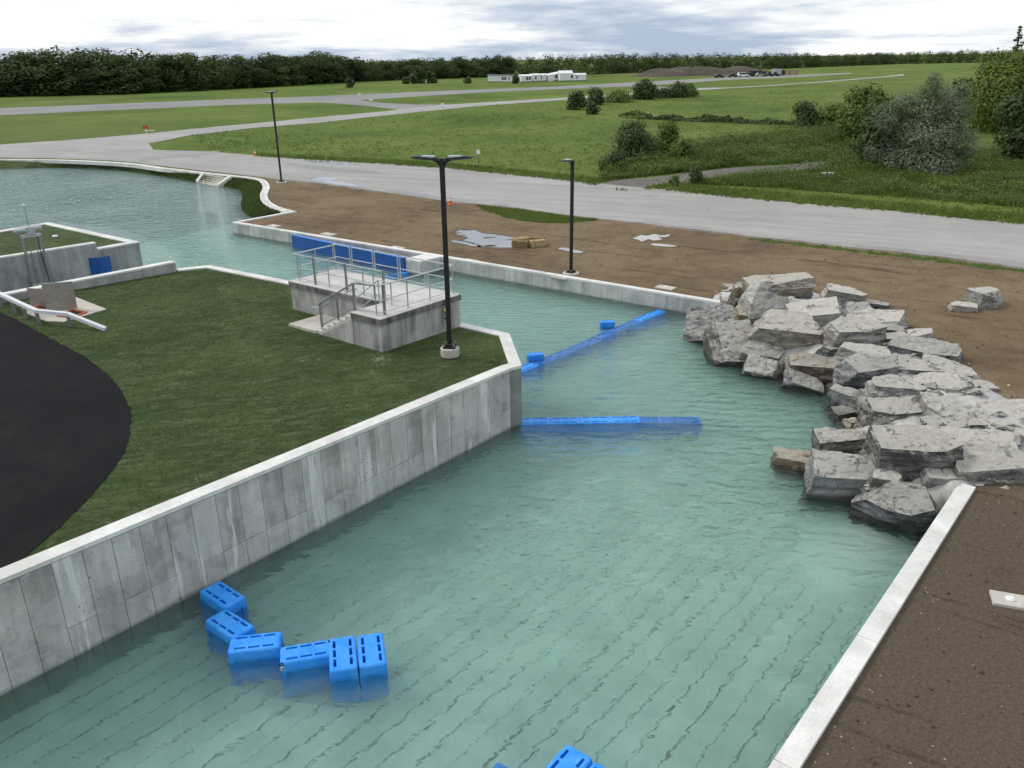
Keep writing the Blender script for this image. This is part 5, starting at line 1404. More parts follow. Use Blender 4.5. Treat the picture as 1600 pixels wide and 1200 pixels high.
# straw bales set round a drain, behind the wide puddle
bc = Vector((1.18, 50.70, 0.71)[:2])
rnd = random.Random(5)
def bale(x, y, yaw, ln, label, mat):
    o = empty('straw_bale', (x, y, GZ + 0.01), label, 'straw bale', 'straw bales round the drain'); o.rotation_euler = (0, 0, yaw)
    bm = bmesh.new(); bmesh.ops.create_cube(bm, size=1.0)
    bmesh.ops.subdivide_edges(bm, edges=bm.edges[:], cuts=5, use_grid_fill=True)
    for v in bm.verts:
        v.co = Vector((v.co.x * ln, v.co.y * 0.46, v.co.z * 0.40 + 0.20))
        v.co += Vector((rnd.uniform(-.02, .02), rnd.uniform(-.02, .02), rnd.uniform(-.02, .015)))
    me = bpy.data.meshes.new('bale'); bm.to_mesh(me); bm.free()
    b_ = put('bale', me, M[mat], o)
    T = []
    for k in range(420):
        ax = rnd.choice('xyz'); sx, sy, sz = rnd.uniform(-.5, .5) * ln, rnd.uniform(-.5, .5) * .48, rnd.uniform(0, .42)
        if ax == 'x': sx = rnd.choice((-.5, .5)) * ln
        elif ax == 'y': sy = rnd.choice((-.24, .24))
        else: sz = 0.405
        p = Vector((sx, sy, sz)); d = Vector((rnd.gauss(0, 1), rnd.gauss(0, 1), rnd.gauss(0, .5))).normalized() * rnd.uniform(.05, .13); q = Vector((rnd.gauss(0, 1), rnd.gauss(0, 1), rnd.gauss(0, 1))).normalized() * 0.008
        T.append([p - q, p + q, p + d])
    s_ = put('loose_straw', quads_mesh('loose_straw', np.array(T)), M['straw'], o); s_['kind'] = 'stuff'
    for s in (-.25, .25):
        put('twine', MB().box((s * ln, 0, 0.2), (0.012, 0.49, 0.43)).mesh('twine'), M['straw_dark'], o)
    return o
bale(bc.x - 0.55, bc.y - 0.30, -0.35, 0.95, 'damp straw bale on the left front side of the drain', 'straw_dark')
bale(bc.x + 0.50, bc.y - 0.22, 0.35, 0.95, 'bright straw bale on the right front side of the drain', 'straw')
bale(bc.x - 0.50, bc.y + 0.55, 0.5, 0.9, 'straw bale at the back left of the drain', 'straw')
bale(bc.x + 0.48, bc.y + 0.62, -0.4, 0.9, 'damp straw bale at the back right of the drain', 'straw_dark')

# ---------------------------------------------------------------- mobile homes by the wood
def trailer(x, y, w, h, label, yaw=0.0, tilt=0.0, gable=False, wins=(), dark_roof=False, depth=4.2):
    o = empty('mobile_home', (x, y, GZ), label, 'mobile home', 'white mobile homes'); o.rotation_euler = (0, tilt, yaw)
    put('wall', MB().box((0, 0, h / 2 + 0.25), (w, depth, h)).mesh('wall'), M['white'], o)
    put('skirt', MB().box((0, 0.1, 0.12), (w - 0.3, depth - 0.3, 0.3)).mesh('skirt'), M['roof'], o)
    e_ = 0.18
    if gable:
        r = MB().add([(-w / 2 - e_, -depth / 2 - e_, h + .25), (w / 2 + e_, -depth / 2 - e_, h + .25), (w / 2 + e_, depth / 2 + e_, h + .25), (-w / 2 - e_, depth / 2 + e_, h + .25), (-w / 2 - e_, 0, h + 1.35), (w / 2 + e_, 0, h + 1.35)], [(0, 1, 5, 4), (2, 3, 4, 5), (0, 4, 3), (1, 2, 5), (0, 3, 2, 1)])
    else:
        r = MB().add([(-w / 2 - e_, -depth / 2 - e_, h + .25), (w / 2 + e_, -depth / 2 - e_, h + .25), (w / 2 + e_, depth / 2 + e_, h + .25), (-w / 2 - e_, depth / 2 + e_, h + .25), (-w / 2 - e_, 0, h + 0.75), (w / 2 + e_, 0, h + 0.75)], [(0, 1, 5, 4), (2, 3, 4, 5), (0, 4, 3), (1, 2, 5), (0, 3, 2, 1)])
    put('roof', r.mesh('roof'), M['roof'] if dark_roof else M['white'], o)
    for s, ww in wins:
        wn = put('window', MB().box((s * w, -depth / 2 - .02, h * .55 + .25), (ww, 0.08, 1.15)).mesh('window'), M['glass'], o)
        put('frame', MB().box((s * w, -depth / 2 - .07, h * .55 + .25), (0.07, 0.06, 1.15)).mesh('frame'), M['white'], wn)
    return o
def tw(pa, pb): return math.hypot(pb[0] - pa[0], pb[1] - pa[1])
TR = [((-7.70, 362.32, 0.70), (2.23, 358.07, 0.70), 2.5, 'leftmost mobile home, white with a dark roof, left of the small tree', 0.02, False, [(.06, .8), (.16, .8), (.3, .5)], True),
      ((4.55, 357.08, 0.70), (8.99, 359.15, 0.70), 2.4, 'white mobile home just right of the small tree', 0.0, False, [(0.05, .9), (.3, .9)], False),
      ((9.16, 360.69, 0.70), (12.38, 363.37, 0.70), 2.6, 'gabled white mobile home third from the left', -0.02, False, [(-.2, .8)], False),
      ((12.54, 364.12, 0.70), (15.84, 364.33, 0.70), 2.5, 'white mobile home fourth from the left', -0.03, False, [(-.2, .8)], False),
      ((15.97, 364.27, 0.70), (21.09, 366.19, 0.70), 2.8, 'white mobile home tilted up at one end', -0.16, False, [(.15, .9), (.3, .9)], False),
      ((20.98, 362.05, 0.70), (26.29, 363.02, 0.70), 3.1, 'tallest white mobile home with a gable roof', 0.0, True, [(.42, .8)], False),
      ((26.42, 362.97, 0.70), (31.88, 363.89, 0.70), 2.5, 'rightmost white mobile home, long and low', 0.0, False, [(-.2, .5)], False)]
for k, (a, b, h, lb, tl, gb, wn, dr) in enumerate(TR):
    trailer((a[0] + b[0]) / 2, (a[1] + b[1]) / 2 + 2.2, tw(a, b), h * 0.88, lb, math.atan2(b[1] - a[1], b[0] - a[0]) if k else 0.0, tl, gb, wn, dr)

# ---------------------------------------------------------------- vehicles, spoil heap and timber wall at the runway end
def car(px, ln, h, paint, label, kind='car', yaw=0.0):
    name = {'car': 'parked_car', 'pickup': 'pickup_truck', 'truck': 'box_truck', 'van': 'parked_van'}[kind]
    o = empty(name, (px[0], px[1], GZ + .02), label, {'car': 'car', 'pickup': 'pickup', 'truck': 'truck', 'van': 'van'}[kind], 'vehicles parked at the runway end'); o.rotation_euler = (0, 0, yaw)
    wd = 1.8 if kind != 'truck' else 2.4
    def side(prof, name_, mat, w_):
        vs = [(x, -w_ / 2, z) for x, z in prof] + [(x, w_ / 2, z) for x, z in prof]; n = len(prof)
        fs = [(i, (i + 1) % n, n + (i + 1) % n, n + i) for i in range(n)] + [tuple(range(n - 1, -1, -1)), tuple(range(n, 2 * n))]
        put(name_, MB().add(vs, fs).mesh(name_), M[mat], o)
    hl = ln / 2
    if kind == 'truck':
        side([(-hl, .5), (hl * .35, .5), (hl * .35, h), (-hl, h)], 'cargo_box', paint, wd)
        side([(hl * .4, .5), (hl, .5), (hl, 1.3), (hl * .85, h * .82), (hl * .4, h * .82)], 'cab', 'car_dark', wd)
        side([(hl * .62, 1.35), (hl * .97, 1.35), (hl * .84, h * .78), (hl * .62, h * .78)], 'window', 'glass', wd + .03)
    else:
        side([(-hl, .35), (hl, .35), (hl, .8), (hl * .55, h * .58), (-hl * .85, h * .60), (-hl, .85)], 'body', paint, wd)
        if kind == 'pickup': cab = [(-hl * .1, h * .55), (hl * .45, h * .55), (hl * .22, h), (-hl * .08, h)]
        elif kind == 'van': cab = [(-hl * .95, h * .55), (hl * .6, h * .55), (hl * .35, h), (-hl * .92, h)]
        else: cab = [(-hl * .78, h * .55), (hl * .48, h * .55), (hl * .15, h), (-hl * .5, h)]
        side(cab, 'cabin', paint, wd - .2)
        side([(x * .9, h * .57 + (z - h * .55) * .82) for x, z in cab], 'window', 'glass', wd - .16)
    for sx in (-.6, .6):
        for sy in (-1, 1):
            me = MB().tube([(sx * hl, sy * (wd / 2 - .2), .34), (sx * hl, sy * (wd / 2 + .02), .34)], .34, 14).mesh('wheel')
            put('wheel', me, M['black'], o)
    return o
car((90.17, 377.71, 0.71), 4.2, 1.5, 'car_dark', 'leftmost dark car, standing alone by the spoil heap', 'car', 0.1)
car((97.16, 382.14, 0.71), 4.2, 1.5, 'car_dark', 'dark car second from the left by the spoil heap', 'car', 0.1)
car((102.23, 384.64, 0.71), 5.0, 1.85, 'car_white', 'white sport utility car parked before the spoil heap', 'van', 0.15)
car((106.03, 387.88, 0.71), 4.4, 1.7, 'car_dark', 'dark car right behind the white one', 'van', 0.1)
car((113.35, 401.53, 0.71), 7.0, 2.3, 'car_dark', 'long dark truck behind the silver car', 'truck', 0.15)
car((110.33, 387.72, 0.71), 4.4, 1.5, 'car_silver', 'silver car in front of the long dark truck', 'car', 0.15)
car((114.27, 387.76, 0.71), 4.6, 1.75, 'car_dark', 'dark pickup left of the tall box truck', 'pickup', 0.1)
car((116.99, 388.44, 0.71), 4.6, 1.75, 'car_dark', 'dark pickup in front of the tall box truck', 'pickup', 0.1)
car((122.19, 400.07, 0.71), 5.5, 2.8, 'car_silver', 'tall box truck with grey box beside the timber wall', 'truck', 0.15)
ta, tb = Vector((125.94, 408.54, 0.71)[:2]), Vector((134.99, 411.87, 0.71)[:2])
tm = empty('timber_wall', (ta.x, ta.y, GZ), 'low tan timber wall beside the box truck', 'timber wall')
for k in range(7):
    a, b = ta.lerp(tb, k / 7 + .004), ta.lerp(tb, (k + 1) / 7 - .004)
    q = [a, b, b + Vector((0, .3)), a + Vector((0, .3))]
    MB().prism([tuple(p) for p in q], GZ, GZ + 2.0 + 0.12 * (k % 2)).build('board_panel', M['wood'] if k % 3 else M['wood2'], tm)
sh0 = Vector((98.71, 411.96, 0.71)[:2]) + Vector((6, 16))
mvs, mfs = [], []
nx, ny = 60, 14
pa, pb = Vector((70.22, 393.90, 0.71)[:2]) + Vector((0, 2)), Vector((138.49, 447.51, 0.71)[:2]) + Vector((0, 2))
mdir = (pb - pa); mlen = mdir.length; mdir.normalize(); mnor = Vector((-mdir.y, mdir.x))
for j in range(ny + 1):
    for i in range(nx + 1):
        s, r = i / nx, j / ny
        prof = min(1, s / .14, (1 - s) / .12) ** 0.8 * (1.0 if s < .55 else 0.8)
        hgt = 4.2 * prof * math.sin(math.pi * min(1, r * 1.0)) ** 0.8
        p = pa + mdir * (mlen * s) + mnor * (r * 26)
        hgt *= 0.82 + 0.35 * noise.noise(Vector((p.x * .09, p.y * .09, 3))) + 0.12 * noise.noise(Vector((p.x * .4, p.y * .4, 5)))
        mvs.append((p.x, p.y, GZ - 0.05 + max(0, hgt)))
for j in range(ny):
    for i in range(nx):
        a = j * (nx + 1) + i; mfs.append((a, a + 1, a + nx + 2, a + nx + 1))
me = bpy.data.meshes.new('spoil_heap'); me.from_pydata(mvs, [], mfs); me.update()
tag(link('spoil_heap', me, M['mound']), 'long brown heap of soil behind the parked cars', 'soil heap')

# ---------------------------------------------------------------- trees and bushes
def leaf_quads(rng, lobes, n, size, flat=0.35, shell=0.62):
    """n leaf-sized quads through a set of lobes (centre, radii); most of them near the lobes' skin"""
    lobes = [(np.array(c, float), np.array(r, float)) for c, r in lobes]
    wts = np.array([r.prod() ** (2 / 3) for _, r in lobes]); wts /= wts.sum()
    pick = rng.choice(len(lobes), n, p=wts)
    C = np.array([lobes[k][0] for k in pick]); R = np.array([lobes[k][1] for k in pick])
    d = rng.normal(size=(n, 3)); d /= np.linalg.norm(d, axis=1)[:, None]
    rad = np.where(rng.random(n) < shell, rng.uniform(0.78, 1.08, n), rng.uniform(0.2, 0.85, n))
    P_ = C + d * R * rad[:, None]
    nrm = d * 1.3 + rng.normal(scale=0.32, size=(n, 3)) + np.array([0, 0, flat]); nrm /= np.linalg.norm(nrm, axis=1)[:, None]
    t = np.cross(nrm, rng.normal(size=(n, 3))); t /= np.linalg.norm(t, axis=1)[:, None]
    b = np.cross(nrm, t)
    s = size * rng.uniform(0.6, 1.35, n)[:, None]
    t = t * s; b = b * s * rng.uniform(0.5, 0.9, n)[:, None]
    return np.stack([P_ - t, P_ - b, P_ + t, P_ + b], axis=1)
def crown_lobes(rng, h, w, k, low=0.25):
    L_ = []
    for i in range(k):
        z = low + (1 - low) * (i + rng.random()) / k
        rr = w * 0.5 * math.sqrt(max(0.05, 1 - ((z - 0.5) / 0.62) ** 2))
        a = rng.uniform(0, 2 * math.pi); q = rng.uniform(0.15, 0.62) * rr
        r = rr * rng.uniform(0.42, 0.7)
        L_.append(((math.cos(a) * q, math.sin(a) * q, h * z - r * 0.35), (r, r, r * rng.uniform(0.65, 0.95))))
    return L_
def tree(name, base_p, h, w, n, size, mat, label, cat, seed, k=14, low=0.25, group=None, trunk=True, shape=None):
    rng = np.random.default_rng(seed)
    o = empty(name, (base_p[0], base_p[1], GZ), label, cat, group)
    lobes = shape(rng) if shape else crown_lobes(rng, h, w, k, low)
    put('crown' if trunk else 'foliage', quads_mesh('crown', leaf_quads(rng, lobes, n, size)), M[mat], o)
    if trunk:
        mb = MB()
        tw_ = h * 0.022 + 0.05
        mb.tube([(0, 0, -0.1), (0.03 * h * rng.normal() * .3, 0, h * .3), (0, 0.02 * h * rng.normal(), h * .7)], [tw_, tw_ * .7, tw_ * .3], 8)
        put('trunk', mb.mesh('trunk'), M['bark'], o)
        for c, r in lobes[::2]:
            z0 = c[2] * 0.55
            put('limb', MB().tube([(0, 0, z0), (c[0] * .5, c[1] * .5, (z0 + c[2]) / 2), (c[0], c[1], c[2])], [tw_ * .45, tw_ * .3, tw_ * .12], 6).mesh('limb'), M['bark'], o)
    return o
# silver-leaved tree: three upright masses and a skirt of branches
def silver_shape(rng):
    L_ = []
    for cx, hh, ww, k in ((-0.4, 8.8, 6.4, 20), (2.4, 7.9, 5.6, 16), (-2.6, 6.9, 5.4, 14), (3.6, 6.6, 4.6, 12), (0.4, 4.6, 10.0, 22)):
        for c, r in crown_lobes(rng, hh, ww, k, 0.08): L_.append(((c[0] + cx, c[1] * 1.1, c[2]), tuple(np.array(r) * .88)))
    return L_
tree('silver_tree', (38.95, 81.75, 0.70), 8.8, 11, 72000, 0.10, 'leaf_silver', 'large round tree with silvery grey leaves at the weedy road side', 'tree', 11, shape=silver_shape)
tree('broadleaf_tree', (36.24, 84.45, 0.70), 6.0, 5.0, 5000, 0.17, 'leaf_dark', 'dark green tree growing into the left side of the silver tree', 'tree', 12)
tree('broadleaf_tree', (45.05, 108.72, 0.70), 6.6, 8.5, 6000, 0.22, 'leaf_green', 'mid green bushy tree left behind the silver tree', 'tree', 13, low=.1)
tree('broadleaf_tree', (68.44, 120.70, 0.70), 10.2, 12.5, 17000, 0.19, 'leaf_lime', 'big yellow green tree behind and right of the silver tree', 'tree', 14, 34)
tree('broadleaf_tree', (72.06, 134.94, 0.70), 8.5, 8.0, 5000, 0.26, 'leaf_dark', 'dark tree between the silver tree and the yellow green tree', 'tree', 15)
tree('broadleaf_tree', (52.98, 88.86, 0.70), 7.2, 6.5, 7000, 0.18, 'leaf_dark', 'dense dark tree at the right picture edge', 'tree', 16, low=.05)
tree('broadleaf_tree', (71.26, 110.83, 0.70), 10.5, 11, 6000, 0.26, 'leaf_green', 'green tree cut by the right picture edge behind the dense dark one', 'tree', 17)
tree('conifer', (89.45, 156.91, 0.70), 15.07 - 0.7, 4.0, 0 + 700, 0.20, 'leaf_dark', 'thin ragged conifer top rising above the trees at the right', 'tree', 18, shape=lambda rng: [((rng.normal() * .35 + (i % 3 - 1) * .8 * (1 - i / 17), rng.normal() * .4, 8.2 + i * .42), (.85 * (1 - i / 18) + .12, .7 * (1 - i / 18) + .1, .16)) for i in range(15)])
BUSH = [((990, 252), 4.0, 5.8, 8000, .13, 'leaf_dark', 'large round dark bush in the field beyond the short lamp post'),
        ((1040, 240), 3.6, 3.6, 2600, .15, 'leaf_green', 'upright light green bush right of the large round bush'),
        ((955, 268), 1.9, 3.2, 2000, .13, 'leaf_dark', 'low dark shrub before the large round bush'),
        ((1065, 248), 2.0, 3.6, 1800, .14, 'leaf_green', 'low green shrub right of the upright bush'),
        ((1090, 287), 1.6, 1.8, 900, .10, 'leaf_dark', 'small shrub standing on the edge of the gravel track'),
        ((1052, 290), 0.9, 1.5, 500, .10, 'leaf_green', 'small weed clump left of the shrub by the gravel track'),
        ((1258, 199), 3.6, 6.0, 3600, .18, 'leaf_dark', 'greyish dark bush in the field left of the tree group'),
        ((1300, 200), 3.4, 5.2, 3000, .18, 'leaf_green', 'bright green bush beside the greyish dark bush'),
        ((900, 171), 3.6, 5.0, 1800, .26, 'leaf_dark', 'leftmost dark bush of the hedge row by the taxiway'),
        ((929, 163.5), 3.4, 5.5, 1800, .26, 'leaf_dark', 'second bush of the hedge row by the taxiway'),
        ((1007, 155), 4.6, 7.0, 2600, .28, 'leaf_dark', 'tallest bush of the hedge row by the taxiway'),
        ((968, 159.5), 2.4, 9.0, 2000, .28, 'leaf_green', 'low long bush of the hedge row between the tall one and the second'),
        ((1061, 152), 3.6, 6.5, 2000, .28, 'leaf_dark', 'right bush of the hedge row by the taxiway'),
        ((1079, 150), 3.0, 4.5, 1300, .28, 'leaf_green', 'last bush at the right end of the hedge row'),
        ((1035, 153), 2.2, 6.0, 1300, .28, 'leaf_dark', 'low bush in the hedge row gap right of the tallest bush'),
        ((927, 178.5), 2.4, 3.0, 900, .22, 'leaf_dark', 'small bush standing before the hedge row'),
        ((652, 130.5), 6.2, 7.5, 1700, .42, 'leaf_dark', 'round bush tree on the far grass left of the mobile homes'),
        ((674, 130), 4.4, 5.5, 1300, .42, 'leaf_dark', 'smaller round bush right of the round bush tree'),
        ((547, 137), 3.6, 3.6, 700, .36, 'leaf_dark', 'small lone tree by the runway far edge'),
        ((741, 119), 5.2, 8.5, 1300, .5, 'leaf_silver', 'grey green bush at the foot of the far wood'),
        ((806, 130.5), 3.6, 3.6, 900, .3, 'leaf_dark', 'small tree between the two leftmost mobile homes'),
        ((732, 130.5), 2.6, 3.6, 600, .36, 'leaf_dark', 'low bush left of the mobile homes'),
        ((635, 131), 2.6, 4.0, 600, .36, 'leaf_dark', 'low bush left of the round bush tree')]
for k, (pp, h, w, n, s, mt, lb) in enumerate(BUSH):
    pass
BP = [(13.47, 92.33, 0.70), (18.13, 99.13, 0.70), (10.12, 84.33, 0.70), (18.98, 94.02, 0.70), (16.80, 75.44, 0.70), (14.45, 74.51, 0.70), (44.90, 131.12, 0.70), (48.34, 129.39, 0.70), (14.04, 180.95, 0.70), (19.43, 196.86, 0.70), (33.69, 216.66, 0.70), (26.14, 205.63, 0.70), (43.52, 223.45, 0.70), (47.59, 229.04, 0.70), (38.95, 221.48, 0.70), (16.18, 166.00, 0.70), (-36.71, 358.86, 0.70), (-31.13, 360.39, 0.70), (-57.67, 322.93, 0.70), (-17.48, 463.62, 0.70), (3.12, 342.54, 0.70), (-15.57, 350.19, 0.70), (-40.90, 356.80, 0.70)]
for k, (pp, h, w, n, s, mt, lb) in enumerate(BUSH):
    tall = 'tree' in lb
    tree('field_tree' if tall and 'before' not in lb else 'field_bush', BP[k], h, w, n, s, mt, lb, 'tree' if tall and 'bush' not in lb else 'bush', 100 + k, 18, 0.05, 'bushes in the fields', trunk=(h > 3))

# the far wood: one mass of many crowns
rng = np.random.default_rng(3)
tmpl = []
for k in range(9):
    lob = crown_lobes(rng, 1.0, 0.62, 14, 0.02)
    tmpl.append(leaf_quads(rng, lob, 860, 0.026, 0.5, 0.8))
FB = [(-200.39, 261.69, 0.70), (-165.08, 286.63, 0.70), (-145.80, 289.71, 0.70), (-127.25, 295.54, 0.70), (-112.06, 313.29, 0.70), (-95.94, 336.73, 0.70), (-78.98, 372.25, 0.70), (-69.82, 388.90, 0.70), (-56.66, 405.66, 0.70), (-28.84, 428.04, 0.70), (2.17, 446.79, 0.70), (35.48, 460.66, 0.70), (73.02, 489.65, 0.70), (97.57, 507.27, 0.70), (156.18, 532.70, 0.70), (212.41, 581.90, 0.70), (279.98, 641.02, 0.70), (339.55, 649.13, 0.70), (431.77, 661.68, 0.70)]
FT = [17.22, 15.90, 16.25, 15.48, 13.96, 12.92, 14.42, 11.80, 10.24, 10.62, 11.64, 11.82, 11.69, 11.07, 10.69, 9.28, 9.50, 10.25, 9.99]
chunks, tints = [], []
for i in range(len(FB) - 1):
    a, b = np.array(FB[i][:2]), np.array(FB[i + 1][:2])
    ln = np.linalg.norm(b - a); away = (a + b) / 2; away = away / np.linalg.norm(away)
    dist = np.linalg.norm((a + b) / 2)
    step = 3.8 if dist < 450 else 5.0
    for rrow in range(4):
        m_ = max(1, int(ln / step))
        for s in range(m_):
            f = (s + rng.random()) / m_
            p = a + (b - a) * f + away * (rrow * 5.5 + rng.uniform(-2, 2))
            H_ = (FT[i] * (1 - f) + FT[i + 1] * f - 0.7)
            hh = H_ * (rng.uniform(0.40, 0.75) if rrow == 0 else rng.uniform(0.80, 1.0)) * (1.06 if rng.random() < .08 and rrow > 1 else 1.0)
            ww = max(hh * rng.uniform(0.95, 1.6), 9.0 if dist > 450 else 0)
            if rrow == 0: ww *= 1.35
            T = tmpl[rng.integers(len(tmpl))]
            if dist > 450: T = T[:380]
            th = rng.uniform(0, 2 * np.pi); c, s_ = math.cos(th), math.sin(th)
            X = T[..., 0] * ww * 1.25; Y = T[..., 1] * ww * 1.25; Z = T[..., 2] * hh
            chunks.append(np.stack([X * c - Y * s_ + p[0], X * s_ + Y * c + p[1], Z + 0.55], axis=-1)); tints.append(np.full(len(T) * 4, rng.normal() * 0.16 + (0.10 if rrow == 0 else 0.0), dtype=np.float32))
wood = link('far_wood', quads_mesh('far_wood', np.concatenate(chunks)), M['leaf_forest'])
wat = wood.data.attributes.new('tint', 'FLOAT', 'POINT'); wat.data.foreach_set('value', np.concatenate(tints))
tag(wood, 'dark green wood running along the horizon behind the airfield', 'wood', kind='stuff')

# ---------------------------------------------------------------- grass, weeds, pebbles
def pip(X, Y, poly):
    r = np.zeros(len(X), bool); n = len(poly)
    for i in range(n):
        (ax, ay), (bx, by) = poly[i][:2], poly[(i + 1) % n][:2]
        if ay == by: continue
        r ^= ((ay > Y) != (by > Y)) & (X < (bx - ax) * (Y - ay) / (by - ay) + ax)
    return r
def tufts(name, poly, n, hmin, hmax, wid, mat, seed, z=GZ, keep=None, blades=4, spread=0.14, decay=0.0, clump=0.0):
    rng = np.random.default_rng(seed)
    P_ = np.array([p[:2] for p in poly]); lo, hi = P_.min(0), P_.max(0)
    X = rng.uniform(lo[0], hi[0], n * 5); Y = rng.uniform(lo[1], hi[1], n * 5)
    ok = pip(X, Y, poly)
    if keep is not None: ok &= keep(X, Y, rng)
    X, Y = X[ok][:n], Y[ok][:n]; m_ = len(X)
    hs = np.ones(m_)
    if clump:
        hs = np.array([0.55 + clump * max(0.0, 0.5 + noise.noise(Vector((x * .22, y * .22, seed)))) for x, y in zip(X, Y)])
    V = []
    zz_ = z(X, Y) if callable(z) else np.full(m_, z)
    for k in range(blades):
        a = rng.uniform(0, 2 * np.pi, m_)
        bx = X + rng.normal(scale=spread, size=m_); by = Y + rng.normal(scale=spread, size=m_)
        h = rng.uniform(hmin, hmax, m_) * hs
        ca_, sa_ = np.cos(a), np.sin(a)
        w_ = wid * rng.uniform(.6, 1.4, m_)
        le = rng.normal(scale=.35, size=(2, m_)) * h
        p0 = np.stack([bx - ca_ * w_, by - sa_ * w_, zz_ - .02], 1)
        p1 = np.stack([bx + ca_ * w_, by + sa_ * w_, zz_ - .02], 1)
        p2 = np.stack([bx + le[0], by + le[1], zz_ + h], 1)
        V.append(np.stack([p0, p1, p2], 1))
    return link(name, quads_mesh(name, np.concatenate(V)), M[mat])
field = ROAD_FAR[0:12] + ROAD_FAR[14:24]
track_poly = [(7.32, 74.80), (9.75, 78.55), (12.86, 79.51), (16.30, 81.82), (19.94, 84.25), (23.65, 86.33), (28.50, 87.34), (33.39, 90.03), (32.21, 84.89), (27.15, 83.00), (23.61, 81.51), (19.99, 79.23), (16.48, 76.66), (12.68, 74.67), (10.28, 71.60)]
near_first = lambda d0: (lambda X, Y, r: (r.random(len(X)) < np.clip((d0 / np.maximum(Y, 1)) ** 2.2, 0, 1)) & ~pip(X, Y, track_poly))
g1_ = tufts('field_grass', field, 34000, .06, .24, .05, 'leaf_grass', 51, keep=near_first(70), clump=0.7)
g0_ = tufts('tall_field_grass', field, 9000, .22, .55, .05, 'leaf_green', 57, keep=lambda X, Y, r: near_first(80)(X, Y, r) & (np.sin(X * .11 + 2 * np.sin(Y * .05)) + np.sin(Y * .13 + X * .04) + r.normal(scale=.5, size=len(X)) > .9), blades=4, spread=.25)
tag(g0_, 'taller clumps of grass and weeds in the field', 'grass', kind='stuff')
tag(g1_, 'rough green field grass beyond the road', 'grass', kind='stuff')
ROADE = [(36.79, 52.60), (34.06, 54.91), (27.85, 60.16), (20.19, 65.53), (11.29, 72.94), (10.23, 71.25), (7.60, 74.77), (6.09, 77.27), (0.28, 82.56), (-6.30, 88.06), (-13.53, 92.59), (-21.31, 96.65), (-30.06, 102.09), (-30.95, 105.24), (-22.04, 100.15), (-14.10, 96.72), (-6.58, 92.36), (0.31, 86.85), (6.42, 81.48), (8.66, 79.51), (11.97, 77.51), (21.56, 70.23), (29.46, 63.87), (36.26, 58.74), (39.37, 56.56)]
g2_ = tufts('verge_grass', ROADE, 9000, .12, .40, .045, 'leaf_grass', 52, keep=lambda X, Y, r: ~pip(X, Y, track_poly))
tag(g2_, 'longer grass along the far edge of the road', 'grass', kind='stuff')
def weeds(name, poly, n, size, mat, seed, hmax, label, keep=None):
    rng = np.random.default_rng(seed)
    P_ = np.array([p[:2] for p in poly]); lo, hi = P_.min(0), P_.max(0)
    X = rng.uniform(lo[0], hi[0], n * 4); Y = rng.uniform(lo[1], hi[1], n * 4)
    ok = pip(X, Y, poly) & ~pip(X, Y, track_poly)
    X, Y = X[ok][:n], Y[ok][:n]; n = len(X)
    hh = np.array([max(0.12, (0.40 + 1.1 * noise.noise(Vector((x * .24, y * .24, seed))) + 0.40 * noise.noise(Vector((x * .9, y * .9, seed))))) for x, y in zip(X, Y)]) * hmax
    Z = GZ + hh * np.sqrt(rng.uniform(0.05, 1, n))
    nrm = rng.normal(size=(n, 3)) * .6 + np.array([0, 0, 1.2]); nrm /= np.linalg.norm(nrm, axis=1)[:, None]
    t_ = np.cross(nrm, rng.normal(size=(n, 3))); t_ /= np.linalg.norm(t_, axis=1)[:, None]; b_ = np.cross(nrm, t_)
    s = size * rng.uniform(.6, 1.4, n)[:, None]
    P3 = np.stack([X, Y, Z], 1); t_ *= s; b_ *= s * .7
    o = link(name, quads_mesh(name, np.stack([P3 - t_, P3 - b_, P3 + t_, P3 + b_], 1)), M[mat])
    return tag(o, label, 'weeds', kind='stuff')
W1 = [(10.14, 87.30), (14.57, 90.52), (22.12, 104.16), (31.39, 115.82), (40.90, 124.06), (49.07, 123.81), (51.14, 113.81), (39.51, 84.09), (32.21, 84.89), (33.39, 90.03), (28.66, 87.85), (23.78, 86.83), (19.32, 84.32), (15.70, 81.88), (12.34, 80.00), (9.46, 78.58), (8.08, 76.67)]
W2 = [(12.00, 73.98), (16.32, 75.88), (19.79, 78.39), (23.37, 80.64), (27.32, 81.59), (32.64, 84.35), (39.51, 84.09), (51.49, 94.98), (62.35, 103.96), (71.79, 106.56), (41.34, 59.61), (37.70, 61.23), (30.73, 66.79), (22.26, 72.65), (15.11, 75.60)]
W3 = [(19.41, 159.36), (29.82, 152.56), (40.70, 143.26), (50.37, 135.00), (49.14, 131.58), (39.30, 138.20), (28.60, 146.17), (23.05, 152.33)]
weeds('weeds', W1, 52000, .095, 'leaf_green', 61, 1.9, 'thick green weeds behind the gravel track')
weeds('weeds', W2, 60000, .080, 'leaf_green', 62, 1.15, 'low green weeds between the gravel track and the road')
w1t = tufts('tall_weeds', W1, 9000, .25, .8, .05, 'leaf_green', 64, blades=3, spread=.2, clump=.9, keep=lambda X, Y, r: ~pip(X, Y, track_poly)); tag(w1t, 'tall grass stems among the thick weeds', 'weeds', kind='stuff')
w2t = tufts('tall_weeds', W2, 11000, .2, .6, .045, 'leaf_grass', 65, blades=3, spread=.2, clump=.9, keep=lambda X, Y, r: ~pip(X, Y, track_poly)); tag(w2t, 'tall grass stems in the weeds by the road', 'weeds', kind='stuff')
weeds('weeds', [(8.74, 77.41), (12.93, 84.03), (17.59, 88.56), (22.63, 90.15), (25.61, 88.73), (20.89, 85.62), (16.47, 82.72), (12.40, 80.43)], 9000, .09, 'leaf_lime', 66, 0.9, 'yellow green weeds along the upper side of the gravel track')
